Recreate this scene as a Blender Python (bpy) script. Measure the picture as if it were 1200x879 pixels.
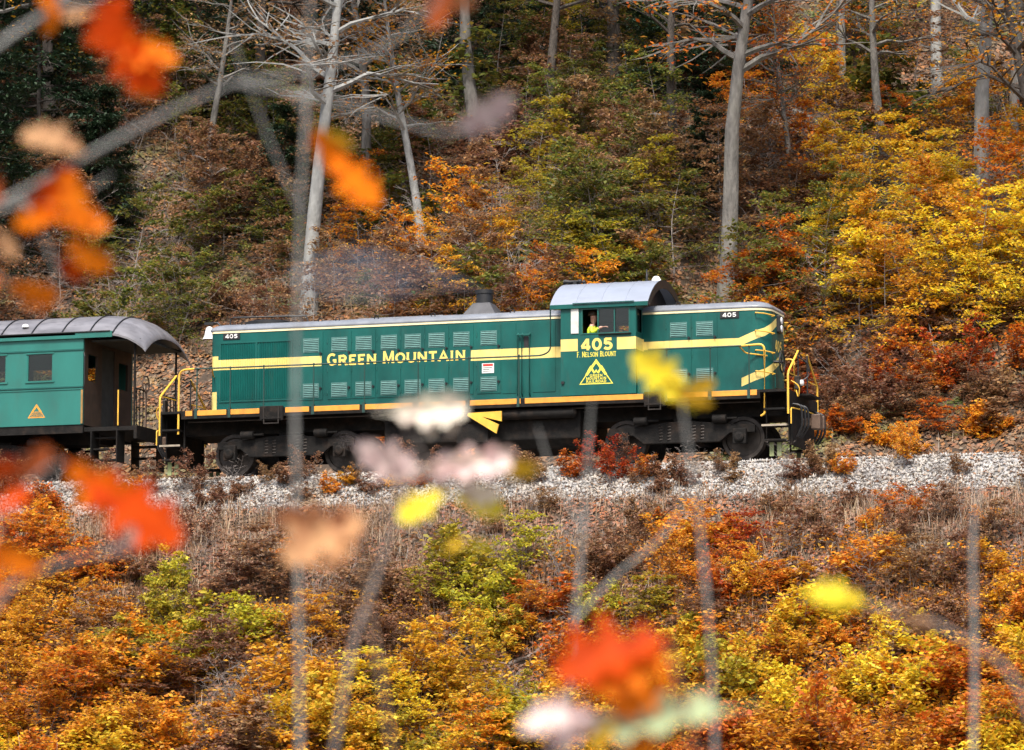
import bpy, bmesh, math, random
import numpy as np
from mathutils import Vector, Matrix

# ------------------------------------------------------------------ clear
for o in list(bpy.data.objects):
    bpy.data.objects.remove(o, do_unlink=True)
S = bpy.context.scene
COL = S.collection
R = math.radians

# ------------------------------------------------------------------ camera
# locomotive stands at the origin, track along X, camera low in the valley on the -Y side
TGT = np.array((.53, -.9, 2.2)); CD, CAZ, CEL, CF = 90.0, R(18), R(7), 49.3 * 90
_d = np.array([math.sin(CAZ) * math.cos(CEL), -math.cos(CAZ) * math.cos(CEL), -math.sin(CEL)])
CAM = TGT + CD * _d
CFWD = -_d
CRT = np.cross(CFWD, [0, 0, 1]); CRT /= np.linalg.norm(CRT)
CUP = np.cross(CRT, CFWD)
cd = bpy.data.cameras.new('camera'); cam = bpy.data.objects.new('camera', cd); COL.objects.link(cam)
cam.location = CAM
cam.rotation_euler = Vector(CFWD).to_track_quat('-Z', 'Y').to_euler()
cd.lens = 36 * CF / 1200; cd.sensor_width = 36; cd.clip_start = .1; cd.clip_end = 2000
cd.dof.use_dof = True; cd.dof.focus_distance = 89.0; cd.dof.aperture_fstop = 3.2
S.camera = cam

# ------------------------------------------------------------------ world, sun, exposure
wd = bpy.data.worlds.new('World'); S.world = wd; wd.use_nodes = True
nt = wd.node_tree
sky = nt.nodes.new('ShaderNodeTexSky'); sky.sky_type = 'NISHITA'; sky.sun_disc = False
sky.sun_elevation = R(56); sky.sun_rotation = R(172)
sky.air_density = 1.0; sky.dust_density = 4.0; sky.ozone_density = 1.0
bg = nt.nodes['Background']; bg.inputs['Strength'].default_value = .12
nt.links.new(sky.outputs[0], bg.inputs[0])
sl = bpy.data.lights.new('sun', 'SUN'); sl.energy = 2.7; sl.angle = R(14); sl.color = (1, .955, .89)
sun = bpy.data.objects.new('sun', sl); COL.objects.link(sun)
SUN_EL, SUN_AZ = R(56), R(172)          # azimuth: 0 = +Y, clockwise
sdir = Vector((math.sin(SUN_AZ) * math.cos(SUN_EL), math.cos(SUN_AZ) * math.cos(SUN_EL), math.sin(SUN_EL)))
sun.rotation_euler = sdir.to_track_quat('Z', 'Y').to_euler()
sun.location = (0, -40, 40)
S.view_settings.view_transform = 'Standard'; S.view_settings.look = 'None'
S.view_settings.exposure = 1.0; S.view_settings.gamma = 1
S.render.engine = 'CYCLES'
S.cycles.max_bounces = 5; S.cycles.diffuse_bounces = 2; S.cycles.volume_step_rate = 4; S.cycles.transparent_max_bounces = 8

# ------------------------------------------------------------------ helpers
def tag(o, label=None, cat=None, group=None, kind=None):
    if label: o['label'] = label
    if cat: o['category'] = cat
    if group: o['group'] = group
    if kind: o['kind'] = kind
    return o

def empty(name, loc=(0, 0, 0), label=None, cat=None, group=None):
    o = bpy.data.objects.new(name, None); COL.objects.link(o); o.location = loc
    o.empty_display_size = .2
    return tag(o, label, cat, group)

def link(name, me, parent=None, loc=None):
    o = bpy.data.objects.new(name, me); COL.objects.link(o)
    if parent: o.parent = parent
    if loc is not None: o.location = loc
    return o

def copy_tree(o, parent=None):
    c = o.copy(); COL.objects.link(c); c.parent = parent
    for ch in o.children: copy_tree(ch, c)
    return c

class MB:
    def __init__(s): s.v = []; s.f = []
    def add(s, vs, fs):
        n = len(s.v); s.v += [tuple(p) for p in vs]; s.f += [tuple(i + n for i in f) for f in fs]; return s
    def box(s, x0, x1, y0, y1, z0, z1):
        x0, x1 = sorted((x0, x1)); y0, y1 = sorted((y0, y1)); z0, z1 = sorted((z0, z1))
        return s.add([(x0, y0, z0), (x1, y0, z0), (x1, y1, z0), (x0, y1, z0), (x0, y0, z1), (x1, y0, z1), (x1, y1, z1), (x0, y1, z1)],
                     [(0, 3, 2, 1), (4, 5, 6, 7), (0, 1, 5, 4), (1, 2, 6, 5), (2, 3, 7, 6), (3, 0, 4, 7)])
    def tube(s, pts, r, n=8, caps=True):
        pts = [Vector(p) for p in pts]
        rs = r if isinstance(r, (list, tuple)) else [r] * len(pts)
        vs = []; N = len(pts); ref = None
        for i, p in enumerate(pts):
            t = (pts[min(i + 1, N - 1)] - pts[max(i - 1, 0)])
            if t.length < 1e-9: t = Vector((0, 0, 1))
            t.normalize()
            if ref is None:
                ref = Vector((0, 0, 1)) if abs(t.z) < .8 else Vector((1, 0, 0))
            a = t.cross(ref); 
            if a.length < 1e-6: a = t.orthogonal()
            a.normalize(); b = t.cross(a).normalized(); ref = b.cross(t).normalized() if False else ref
            for k in range(n):
                an = 2 * math.pi * k / n
                vs.append(p + (a * math.cos(an) + b * math.sin(an)) * rs[i])
        fs = []
        for i in range(N - 1):
            for k in range(n):
                k2 = (k + 1) % n
                fs.append((i * n + k, i * n + k2, (i + 1) * n + k2, (i + 1) * n + k))
        if caps:
            fs.append(tuple(range(n - 1, -1, -1))); fs.append(tuple((N - 1) * n + k for k in range(n)))
        return s.add(vs, fs)
    def lathe(s, prof, c, axis='Z', n=20):
        # prof: list of (radius, along)
        vs = []
        for r, h in prof:
            for k in range(n):
                a = 2 * math.pi * k / n; u, v = r * math.cos(a), r * math.sin(a)
                p = {'Z': (u, v, h), 'Y': (u, h, v), 'X': (h, u, v)}[axis]
                vs.append((p[0] + c[0], p[1] + c[1], p[2] + c[2]))
        fs = []
        for i in range(len(prof) - 1):
            for k in range(n):
                k2 = (k + 1) % n
                fs.append((i * n + k, i * n + k2, (i + 1) * n + k2, (i + 1) * n + k))
        fs.append(tuple(range(n))[::-1]); fs.append(tuple((len(prof) - 1) * n + k for k in range(n)))
        return s.add(vs, fs)
    def prism(s, poly, a0, a1, axis='Y'):
        # poly in the two remaining axes: Y -> (x,z), X -> (y,z), Z -> (x,y)
        n = len(poly)
        def P(q, a):
            return {'Y': (q[0], a, q[1]), 'X': (a, q[0], q[1]), 'Z': (q[0], q[1], a)}[axis]
        return s.add([P(q, a0) for q in poly] + [P(q, a1) for q in poly],
                     [tuple(range(n)), tuple(range(2 * n - 1, n - 1, -1))] + [(i, (i + 1) % n + n * 0, (i + 1) % n + n, i + n) for i in range(n)])
    def rings(s, rings, closed=True, cap=True):
        n = len(rings[0]); fs = []
        for i in range(len(rings) - 1):
            for k in range(n if closed else n - 1):
                k2 = (k + 1) % n
                fs.append((i * n + k, i * n + k2, (i + 1) * n + k2, (i + 1) * n + k))
        if cap:
            fs.append(tuple(range(n))[::-1]); fs.append(tuple((len(rings) - 1) * n + k for k in range(n)))
        return s.add([p for r in rings for p in r], fs)
    def mesh(s, name, mat=None, smooth=False, fix=True):
        me = bpy.data.meshes.new(name); me.from_pydata(s.v, [], s.f)
        if fix:
            bm = bmesh.new(); bm.from_mesh(me); bmesh.ops.recalc_face_normals(bm, faces=bm.faces); bm.to_mesh(me); bm.free()
        if mat: me.materials.append(mat)
        if smooth:
            me.shade_smooth()
            me.set_sharp_from_angle(angle=R(38))
        return me
    def build(s, name, mat, parent=None, smooth=False, bevel=0, loc=None):
        o = link(name, s.mesh(name, mat, smooth), parent, loc)
        if bevel:
            m = o.modifiers.new('bevel', 'BEVEL'); m.width = bevel; m.segments = 2; m.limit_method = 'ANGLE'; m.angle_limit = R(40)
        return o

# ------------------------------------------------------------------ materials
MATS = {}
def nodes_of(name):
    m = bpy.data.materials.new(name); m.use_nodes = True; MATS[name] = m
    return m, m.node_tree, m.node_tree.nodes['Principled BSDF']

def mat(name, col, rough=.6, metal=0, var=.25, scale=4, bump=0, bscale=30, spec=.5, dirt=None, dirt_amt=.5, dirt_scale=2.0, stretch=(1, 1, 1)):
    m, t, b = nodes_of(name)
    L = t.links.new
    tc = t.nodes.new('ShaderNodeTexCoord'); mp = t.nodes.new('ShaderNodeMapping'); mp.inputs['Scale'].default_value = stretch
    L(tc.outputs['Object'], mp.inputs[0])
    n = t.nodes.new('ShaderNodeTexNoise'); n.inputs['Scale'].default_value = scale; n.inputs['Detail'].default_value = 6
    L(mp.outputs[0], n.inputs[0])
    rp = t.nodes.new('ShaderNodeValToRGB'); c = np.array(col)
    rp.color_ramp.elements[0].position = .3; rp.color_ramp.elements[1].position = .7
    rp.color_ramp.elements[0].color = (*(c * (1 - var)), 1); rp.color_ramp.elements[1].color = (*np.minimum(c * (1 + var), 1), 1)
    L(n.outputs['Fac'], rp.inputs[0])
    out = rp.outputs[0]
    if dirt:
        n2 = t.nodes.new('ShaderNodeTexNoise'); n2.inputs['Scale'].default_value = dirt_scale; n2.inputs['Detail'].default_value = 8; n2.inputs['Roughness'].default_value = .7
        L(mp.outputs[0], n2.inputs[0])
        mr = t.nodes.new('ShaderNodeMapRange'); mr.inputs[1].default_value = .5; mr.inputs[2].default_value = .75; mr.inputs[4].default_value = dirt_amt
        L(n2.outputs['Fac'], mr.inputs[0])
        mx = t.nodes.new('ShaderNodeMixRGB'); mx.inputs[2].default_value = (*dirt, 1)
        L(mr.outputs[0], mx.inputs[0]); L(out, mx.inputs[1]); out = mx.outputs[0]
    L(out, b.inputs['Base Color'])
    b.inputs['Roughness'].default_value = rough; b.inputs['Metallic'].default_value = metal
    b.inputs['Specular IOR Level'].default_value = spec
    if bump:
        n3 = t.nodes.new('ShaderNodeTexNoise'); n3.inputs['Scale'].default_value = bscale; n3.inputs['Detail'].default_value = 5
        L(mp.outputs[0], n3.inputs[0])
        bp = t.nodes.new('ShaderNodeBump'); bp.inputs['Strength'].default_value = bump; bp.inputs['Distance'].default_value = .05
        L(n3.outputs['Fac'], bp.inputs['Height']); L(bp.outputs[0], b.inputs['Normal'])
    return m

def leaf_mat(name, cols, rough=.55, trans=.4, patch=None, patch_scale=.35):
    """foliage: each leaf (mesh island) takes its own colour from the ramp, light shines through"""
    m, t, b = nodes_of(name); L = t.links.new
    g = t.nodes.new('ShaderNodeNewGeometry')
    rp = t.nodes.new('ShaderNodeValToRGB'); rp.color_ramp.interpolation = 'LINEAR'
    el = rp.color_ramp.elements
    while len(el) < len(cols): el.new(.5)
    for i, c in enumerate(cols):
        el[i].position = i / (len(cols) - 1); el[i].color = (*c, 1)
    L(g.outputs['Random Per Island'], rp.inputs[0]); out = rp.outputs[0]
    oi = t.nodes.new('ShaderNodeObjectInfo')
    hs = t.nodes.new('ShaderNodeHueSaturation')
    mr = t.nodes.new('ShaderNodeMapRange'); mr.inputs[3].default_value = .8; mr.inputs[4].default_value = 1.15
    L(oi.outputs['Random'], mr.inputs[0]); L(mr.outputs[0], hs.inputs['Value'])
    mh = t.nodes.new('ShaderNodeMapRange'); mh.inputs[3].default_value = .472; mh.inputs[4].default_value = .528
    tn = t.nodes.new('ShaderNodeTexCoord'); hn = t.nodes.new('ShaderNodeTexNoise'); hn.inputs['Scale'].default_value = 1.1; hn.inputs['Detail'].default_value = 2
    L(tn.outputs['Object'], hn.inputs[0])
    ad = t.nodes.new('ShaderNodeMath'); ad.operation = 'MULTIPLY_ADD'; ad.inputs[1].default_value = .5; L(hn.outputs['Fac'], ad.inputs[0])
    hf = t.nodes.new('ShaderNodeMath'); hf.operation = 'MULTIPLY'; hf.inputs[1].default_value = .5; L(oi.outputs['Random'], hf.inputs[0]); L(hf.outputs[0], ad.inputs[2])
    L(ad.outputs[0], mh.inputs[0]); L(mh.outputs[0], hs.inputs['Hue'])
    if patch:
        tc = t.nodes.new('ShaderNodeTexCoord'); n = t.nodes.new('ShaderNodeTexNoise'); n.inputs['Scale'].default_value = patch_scale; n.inputs['Detail'].default_value = 3
        L(tc.outputs['Object'], n.inputs[0])
        pm = t.nodes.new('ShaderNodeMapRange'); pm.inputs[1].default_value = .52; pm.inputs[2].default_value = .66
        L(n.outputs['Fac'], pm.inputs[0])
        mx = t.nodes.new('ShaderNodeMixRGB'); mx.inputs[2].default_value = (*patch, 1)
        L(pm.outputs[0], mx.inputs[0]); L(out, mx.inputs[1]); out = mx.outputs[0]
    L(out, hs.inputs['Color'])
    L(hs.outputs[0], b.inputs['Base Color']); b.inputs['Roughness'].default_value = rough
    b.inputs['Specular IOR Level'].default_value = .35
    if trans:
        tr = t.nodes.new('ShaderNodeBsdfTranslucent'); L(hs.outputs[0], tr.inputs[0])
        ms = t.nodes.new('ShaderNodeMixShader'); ms.inputs[0].default_value = trans
        o = t.nodes['Material Output']
        L(b.outputs[0], ms.inputs[1]); L(tr.outputs[0], ms.inputs[2]); L(ms.outputs[0], o.inputs[0])
    return m

M_orange = leaf_mat('leaf_orange', [(.30, .07, .012), (.70, .20, .015), (.80, .32, .03), (.62, .15, .015), (.78, .45, .04), (.34, .15, .04)], trans=.45)
M_yellow = leaf_mat('leaf_yellow', [(.60, .34, .02), (.84, .58, .03), (.68, .32, .02), (.90, .70, .06), (.50, .45, .04), (.76, .46, .03)], trans=.45)
M_gold = leaf_mat('leaf_gold', [(.55, .22, .018), (.78, .42, .025), (.66, .30, .03), (.38, .15, .03), (.84, .52, .04), (.60, .16, .02)], trans=.45)
M_lime = leaf_mat('leaf_lime', [(.26, .26, .03), (.50, .44, .03), (.22, .22, .04), (.66, .52, .04), (.40, .34, .03), (.58, .34, .03)], trans=.45)
M_red = leaf_mat('leaf_red', [(.26, .03, .01), (.56, .085, .012), (.66, .16, .015), (.20, .03, .012), (.50, .20, .04)], trans=.45)
M_rust = leaf_mat('leaf_rust', [(.17, .08, .045), (.31, .15, .075), (.14, .07, .045), (.38, .19, .08), (.26, .18, .11), (.44, .22, .07)])
M_green = leaf_mat('leaf_green', [(.05, .09, .02), (.13, .17, .03), (.22, .21, .03), (.08, .11, .03), (.32, .22, .04), (.10, .13, .03)])
M_needle = leaf_mat('hemlock_needle', [(.012, .03, .016), (.025, .055, .025), (.04, .07, .03), (.015, .035, .02)], trans=.15)
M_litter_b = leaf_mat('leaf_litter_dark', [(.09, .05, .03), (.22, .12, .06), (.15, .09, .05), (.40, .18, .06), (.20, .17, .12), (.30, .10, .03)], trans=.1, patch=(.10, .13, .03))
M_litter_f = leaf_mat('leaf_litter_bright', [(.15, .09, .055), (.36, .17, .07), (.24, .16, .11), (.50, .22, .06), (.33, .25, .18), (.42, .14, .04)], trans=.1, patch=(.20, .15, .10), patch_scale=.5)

M_ground = mat('forest_soil', (.055, .038, .025), .95, var=.5, scale=1.2, bump=.8, bscale=9, dirt=(.16, .10, .055), dirt_amt=.7, dirt_scale=3)
M_ballast = mat('ballast_stone_bed', (.30, .29, .28), .9, var=.4, scale=14, bump=1, bscale=16)
M_stone = leaf_mat('ballast_stone', [(.20, .19, .18), (.42, .40, .38), (.30, .26, .21), (.56, .52, .47)], rough=.85, trans=0, patch=(.24, .17, .11), patch_scale=.7)
M_bark_grey = mat('bark_grey', (.15, .14, .125), .9, var=.4, scale=5, bump=.8, bscale=14, stretch=(1, 1, .3), dirt=(.10, .11, .07), dirt_amt=.6)
M_bark_pale = mat('bark_pale', (.25, .25, .235), .85, var=.3, scale=5, bump=.5, bscale=14, stretch=(1, 1, .5), dirt=(.2, .2, .16), dirt_amt=.6)
M_bark_dark = mat('bark_dark', (.07, .058, .048), .92, var=.4, scale=5, bump=1, bscale=14, stretch=(1, 1, .25))
M_twig = mat('twig_grey', (.22, .19, .17), .8, var=.3, scale=8)
M_twig_br = mat('twig_brown', (.16, .11, .08), .8, var=.3, scale=8)

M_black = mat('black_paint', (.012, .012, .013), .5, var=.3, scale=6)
M_under = mat('underframe_grime', (.012, .011, .010), .75, var=.4, scale=6, dirt=(.04, .024, .015), dirt_amt=.7, dirt_scale=3, bump=.2, spec=.15)
M_steel = mat('wheel_steel', (.04, .033, .028), .55, metal=.6, var=.4, scale=9)
M_rail = mat('rail_steel', (.13, .085, .06), .6, metal=.4, var=.3, scale=6)
M_tie = mat('tie_timber', (.06, .045, .035), .9, var=.4, scale=8, bump=.5, stretch=(1, .2, 1))
M_yel = mat('safety_yellow', (.80, .46, .05), .5, var=.12, scale=5, dirt=(.30, .17, .05), dirt_amt=.5)
M_letter = mat('letter_gold', (.86, .62, .14), .45, var=.06, scale=6)
M_letter_y = mat('letter_yellow', (.84, .72, .08), .45, var=.06, scale=6)
M_white = mat('white_paint', (.78, .77, .74), .5, var=.06, scale=6)
M_sill = mat('sill_orange', (.72, .30, .035), .55, var=.15, scale=6, dirt=(.22, .10, .03), dirt_amt=.55, dirt_scale=2.5)
M_roof = mat('loco_roof_grey', (.20, .215, .24), .32, var=.15, scale=3, dirt=(.06, .06, .06), dirt_amt=.4, spec=.6)
M_cabroof = mat('cab_roof_grey', (.27, .30, .36), .30, var=.12, scale=2, dirt=(.10, .10, .11), dirt_amt=.4, spec=.6, stretch=(.5, 1, 1))
M_hand = mat('handrail_green', (.012, .045, .036), .45, var=.2, scale=5)
M_vent = mat('vent_green_lit', (.075, .185, .168), .65, var=.2, scale=8)  # paler than the hood green: light caught by the louvres put into the colour
M_plainG = mat('loco_green_plain', (.007, .090, .074), .36, var=.18, scale=2)
M_coach = mat('coach_green', (.016, .145, .118), .45, var=.16, scale=1.6, dirt=(.035, .10, .075), dirt_amt=.6, dirt_scale=1.4, stretch=(1, 1, .4))
M_coach_roof = mat('coach_roof_grey', (.17, .165, .175), .38, var=.25, scale=2.5, dirt=(.05, .045, .045), dirt_amt=.7, dirt_scale=3, stretch=(.6, 1.5, 1), spec=.6)
M_dark = mat('cab_interior', (.035, .04, .037), .8, var=.3, scale=4)
M_red_s = mat('notice_red', (.55, .04, .03), .5, var=.05)
M_skin = mat('skin', (.52, .29, .21), .55, var=.06, scale=10)
M_hair = mat('hair_brown', (.06, .035, .02), .6, var=.3, scale=30)
M_vest = mat('hi_vis_vest', (.62, .80, .04), .6, var=.1, scale=8)
M_shirt = mat('work_shirt', (.05, .055, .07), .8, var=.2, scale=10)
M_trouser = mat('work_trousers', (.03, .035, .05), .85, var=.2, scale=10)
M_lamp = mat('lamp_lens', (.85, .85, .82), .12, var=.03)

def glass_mat():
    m, t, b = nodes_of('window_glass'); L = t.links.new
    b.inputs['Base Color'].default_value = (.02, .025, .025, 1); b.inputs['Roughness'].default_value = .05
    tr = t.nodes.new('ShaderNodeBsdfTransparent'); tr.inputs[0].default_value = (.72, .76, .75, 1)
    gl = t.nodes.new('ShaderNodeBsdfGlossy'); gl.inputs['Roughness'].default_value = .03
    fr = t.nodes.new('ShaderNodeFresnel'); fr.inputs[0].default_value = 1.5
    ms = t.nodes.new('ShaderNodeMixShader'); L(fr.outputs[0], ms.inputs[0]); L(tr.outputs[0], ms.inputs[1]); L(gl.outputs[0], ms.inputs[2])
    L(ms.outputs[0], t.nodes['Material Output'].inputs[0])
    return m
M_glass = glass_mat()

loco = empty('locomotive', (0, 0, 0), 'green diesel road switcher locomotive with yellow stripes and an arched cab roof', 'locomotive')

def loco_paint():
    """green livery with the yellow bands painted on, measured on the locomotive itself"""
    m, t, b = nodes_of('loco_livery'); L = t.links.new
    tc = t.nodes.new('ShaderNodeTexCoord'); tc.object = loco
    sp = t.nodes.new('ShaderNodeSeparateXYZ'); L(tc.outputs['Object'], sp.inputs[0])
    def math_(op, a, b_=None, c=None):
        n = t.nodes.new('ShaderNodeMath'); n.operation = op
        for i, q in enumerate((a, b_, c)):
            if q is None: continue
            if isinstance(q, (int, float)): n.inputs[i].default_value = q
            else: L(q, n.inputs[i])
        return n.outputs[0]
    X, Y, Z = sp.outputs
    ax = math_('SUBTRACT', X, 6.1)
    q = math_('ADD', math_('MAXIMUM', ax, 0.0), math_('MULTIPLY', math_('GREATER_THAN', X, 6.55), math_('MAXIMUM', math_('SUBTRACT', .80, math_('ABSOLUTE', Y)), 0.0)))
    ZZ = math_('SUBTRACT', Z, math_('MULTIPLY', q, .40))
    def band(x0, x1, z0, z1, zz):
        a = math_('MULTIPLY', math_('GREATER_THAN', X, x0), math_('LESS_THAN', X, x1))
        c = math_('MULTIPLY', math_('GREATER_THAN', zz, z0), math_('LESS_THAN', zz, z1))
        return math_('MULTIPLY', a, c)
    bands = [(-9, -4.30, 2.60, 2.845, Z), (-9, -7.0, 2.63, 2.94, Z), (-9, -7.03, 1.6, 2.065, Z), (-.49, 1.80, 2.575, 2.83, Z),
             (1.80, 2.348, 2.63, 2.915, Z), (3.309, 3.80, 2.63, 2.92, Z), (3.80, 9, 2.66, 2.855, ZZ), (6.16, 9, 1.69, 1.89, ZZ)]
    acc = None
    for bd in bands:
        r_ = band(*bd); acc = r_ if acc is None else math_('MAXIMUM', acc, r_)
    n = t.nodes.new('ShaderNodeTexNoise'); n.inputs['Scale'].default_value = 1.3; n.inputs['Detail'].default_value = 8; n.inputs['Roughness'].default_value = .65
    mp = t.nodes.new('ShaderNodeMapping'); mp.inputs['Scale'].default_value = (1, 1, .45); L(tc.outputs['Object'], mp.inputs[0]); L(mp.outputs[0], n.inputs[0])
    rg = t.nodes.new('ShaderNodeValToRGB'); e = rg.color_ramp.elements
    e[0].position = .3; e[1].position = .72
    e[0].color = (.002, .056, .048, 1); e[1].color = (.004, .112, .094, 1)
    L(n.outputs['Fac'], rg.inputs[0])
    ry = t.nodes.new('ShaderNodeValToRGB'); e = ry.color_ramp.elements; e[0].position = .3; e[1].position = .7
    e[0].color = (.70, .52, .14, 1); e[1].color = (.86, .69, .24, 1); L(n.outputs['Fac'], ry.inputs[0])
    mx = t.nodes.new('ShaderNodeMixRGB'); L(acc, mx.inputs[0]); L(rg.outputs[0], mx.inputs[1]); L(ry.outputs[0], mx.inputs[2])
    # road grime: streaks and blotches
    n2 = t.nodes.new('ShaderNodeTexNoise'); n2.inputs['Scale'].default_value = 5; n2.inputs['Detail'].default_value = 9; n2.inputs['Roughness'].default_value = .75
    mp2 = t.nodes.new('ShaderNodeMapping'); mp2.inputs['Scale'].default_value = (1.2, 1, .22); L(tc.outputs['Object'], mp2.inputs[0]); L(mp2.outputs[0], n2.inputs[0])
    mr = t.nodes.new('ShaderNodeMapRange'); mr.inputs[1].default_value = .55; mr.inputs[2].default_value = .8; mr.inputs[4].default_value = .5; L(n2.outputs['Fac'], mr.inputs[0])
    m2 = t.nodes.new('ShaderNodeMixRGB'); m2.inputs[2].default_value = (.05, .05, .036, 1); L(mr.outputs[0], m2.inputs[0]); L(mx.outputs[0], m2.inputs[1]); b.inputs['Specular IOR Level'].default_value = .35
    L(m2.outputs[0], b.inputs['Base Color'])
    rr = t.nodes.new('ShaderNodeMapRange'); rr.inputs[3].default_value = .25; rr.inputs[4].default_value = .5; L(n2.outputs['Fac'], rr.inputs[0]); L(rr.outputs[0], b.inputs['Roughness'])
    n3 = t.nodes.new('ShaderNodeTexNoise'); n3.inputs['Scale'].default_value = 2.2; n3.inputs['Detail'].default_value = 2; L(tc.outputs['Object'], n3.inputs[0])
    bp = t.nodes.new('ShaderNodeBump'); bp.inputs['Strength'].default_value = .12; bp.inputs['Distance'].default_value = .05; L(n3.outputs['Fac'], bp.inputs['Height']); L(bp.outputs[0], b.inputs['Normal'])
    return m
M_liv = loco_paint()

# ------------------------------------------------------------------ terrain
_rs = np.random.RandomState(7)
_oct = []
for k, (wl, am) in enumerate([(23, .55), (11, .30), (5.3, .16), (2.3, .08), (1.1, .035)]):
    for j in range(5):
        a = _rs.uniform(0, 2 * math.pi); _oct.append((math.cos(a) / wl * 6.283, math.sin(a) / wl * 6.283, _rs.uniform(0, 6.28), am * .6))
PY = [-400, -60, -27, -21, -18, -3.5, -3.2, 3.2, 4.0, 5.5, 13, 27, 48, 85, 150, 400]
PZ = [-11.2, -10.8, -10.6, -10.2, -9.3, -1.10, -1.10, -1.1, -1.0, -.35, 4.9, 15.2, 30.5, 50, 58, 64]
def H(x, y):
    x = np.asarray(x, float); y = np.asarray(y, float)
    z = np.interp(y, PY, PZ)
    n = 0
    for a, b, p, am in _oct: n = n + am * np.sin(a * x + b * y + p)
    w = np.clip((np.abs(y) - 4.2) / 3, 0, 1); w = np.where(y < -19, w * .35, w)
    return z + n * w

def ray(px, py):
    v = CFWD + CRT * (px - 600) / CF - CUP * (py - 439.5) / CF
    return v / np.linalg.norm(v)
def at(px, py, dist):
    v = CFWD + CRT * (px - 600) / CF - CUP * (py - 439.5) / CF
    return CAM + v * dist
def ground_at(px, py, lo=60., hi=190., behind=False):
    v = ray(px, py); t = np.arange(90. if behind else lo, hi, .15)
    P = CAM + v[None] * t[:, None]
    if behind:
        ok = P[:, 1] > 4.0; P = P[ok]
    k = np.nonzero(P[:, 2] < H(P[:, 0], P[:, 1]))[0]
    return P[k[0]] if len(k) else None

def axis_coords(segs):
    out = []
    for a, b, s in segs: out += list(np.arange(a, b, s))
    return np.array(out + [segs[-1][1]])
gx = axis_coords([(-400, -60, 20), (-60, -24, 1.5), (-24, 26, .5), (26, 70, 1.5), (70, 400, 20)])
gy = axis_coords([(-400, -110, 20), (-110, -25, 2.5), (-25, -3, .45), (-3, 3.2, .8), (3.2, 45, .5), (45, 100, 3), (100, 400, 20)])
XX, YY = np.meshgrid(gx, gy); ZZ = H(XX, YY)
nx, ny = len(gx), len(gy)
V = np.stack([XX, YY, ZZ], -1).reshape(-1, 3)
ii = (np.arange(ny - 1)[:, None] * nx + np.arange(nx - 1)[None]).reshape(-1)
F = np.stack([ii, ii + 1, ii + nx + 1, ii + nx], 1)
def np_mesh(name, V, F, mt, smooth=False):
    me = bpy.data.meshes.new(name); k = F.shape[1]
    me.vertices.add(len(V)); me.vertices.foreach_set('co', np.asarray(V, np.float32).ravel())
    me.loops.add(F.size); me.loops.foreach_set('vertex_index', F.astype(np.int32).ravel())
    me.polygons.add(len(F)); me.polygons.foreach_set('loop_start', np.arange(0, F.size, k, dtype=np.int32))
    try: me.polygons.foreach_set('loop_total', np.full(len(F), k, np.int32))
    except Exception: pass
    me.materials.append(mt); me.update(calc_edges=True); me.validate()
    if smooth: me.shade_smooth()
    return me
tag(link('ground', np_mesh('ground', V, F, M_ground, True)), kind='structure')

# roadbed
mb = MB()
prof = [(-4.9, -2.3), (-2.3, -.22), (-1.9, -.17), (1.9, -.17), (2.3, -.22), (4.3, -1.6)]
xs = list(np.arange(-110, 111, 5.))
mb.rings([[(x, y, z) for y, z in prof] for x in xs], closed=False, cap=False)
tag(mb.build('ballast_bed', M_ballast), kind='structure')

def blob_stones(n, xr, rng):
    x = rng.uniform(*xr, n); u = rng.uniform(0, 1, n) ** .9
    y = -2.05 - u * 1.9
    z = np.where(y > -2.3, -.2, -.22 + (y + 2.3) * .80)
    s = rng.uniform(.022, .05, n)
    O = np.array([(1, 0, 0), (-1, 0, 0), (0, 1, 0), (0, -1, 0), (0, 0, 1), (0, 0, -1)], float)
    Ft = np.array([(0, 2, 4), (2, 1, 4), (1, 3, 4), (3, 0, 4), (2, 0, 5), (1, 2, 5), (3, 1, 5), (0, 3, 5)])
    Vv = O[None] * s[:, None, None] * rng.uniform(.6, 1.5, (n, 6, 1)) + rng.normal(0, .35, (n, 6, 3)) * s[:, None, None]
    Vv += np.stack([x, y, z + s * .4], 1)[:, None]
    return Vv.reshape(-1, 3), (Ft[None] + 6 * np.arange(n)[:, None, None]).reshape(-1, 3)
V, F = blob_stones(30000, (-19, 21), np.random.RandomState(3))
tag(link('ballast_stones', np_mesh('ballast_stones', V, F, M_stone)), 'pale grey crushed stone on the shoulder of the railway bed', 'ballast', kind='stuff')

# track
track = empty('railway_track', (0, 0, -.15), 'straight railway track of steel rails on timber ties under the train', 'track')
rp_ = [(-.07, -.15), (.07, -.15), (.07, -.138), (.012, -.12), (.012, -.045), (.036, -.035), (.036, 0), (-.036, 0), (-.036, -.035), (-.012, -.045), (-.012, -.12), (-.07, -.138)]
for s in (-.7535, .7535):
    MB().prism([(y + s, z + .15) for y, z in rp_], -110, 110, 'X').build('rail', M_rail, track)
tie_me = MB().box(-.11, .11, -1.3, 1.3, -.17, 0).mesh('tie', M_tie)
for k in range(110): link('tie', tie_me, track, (-33 + k * .6, 0, 0))

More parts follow.
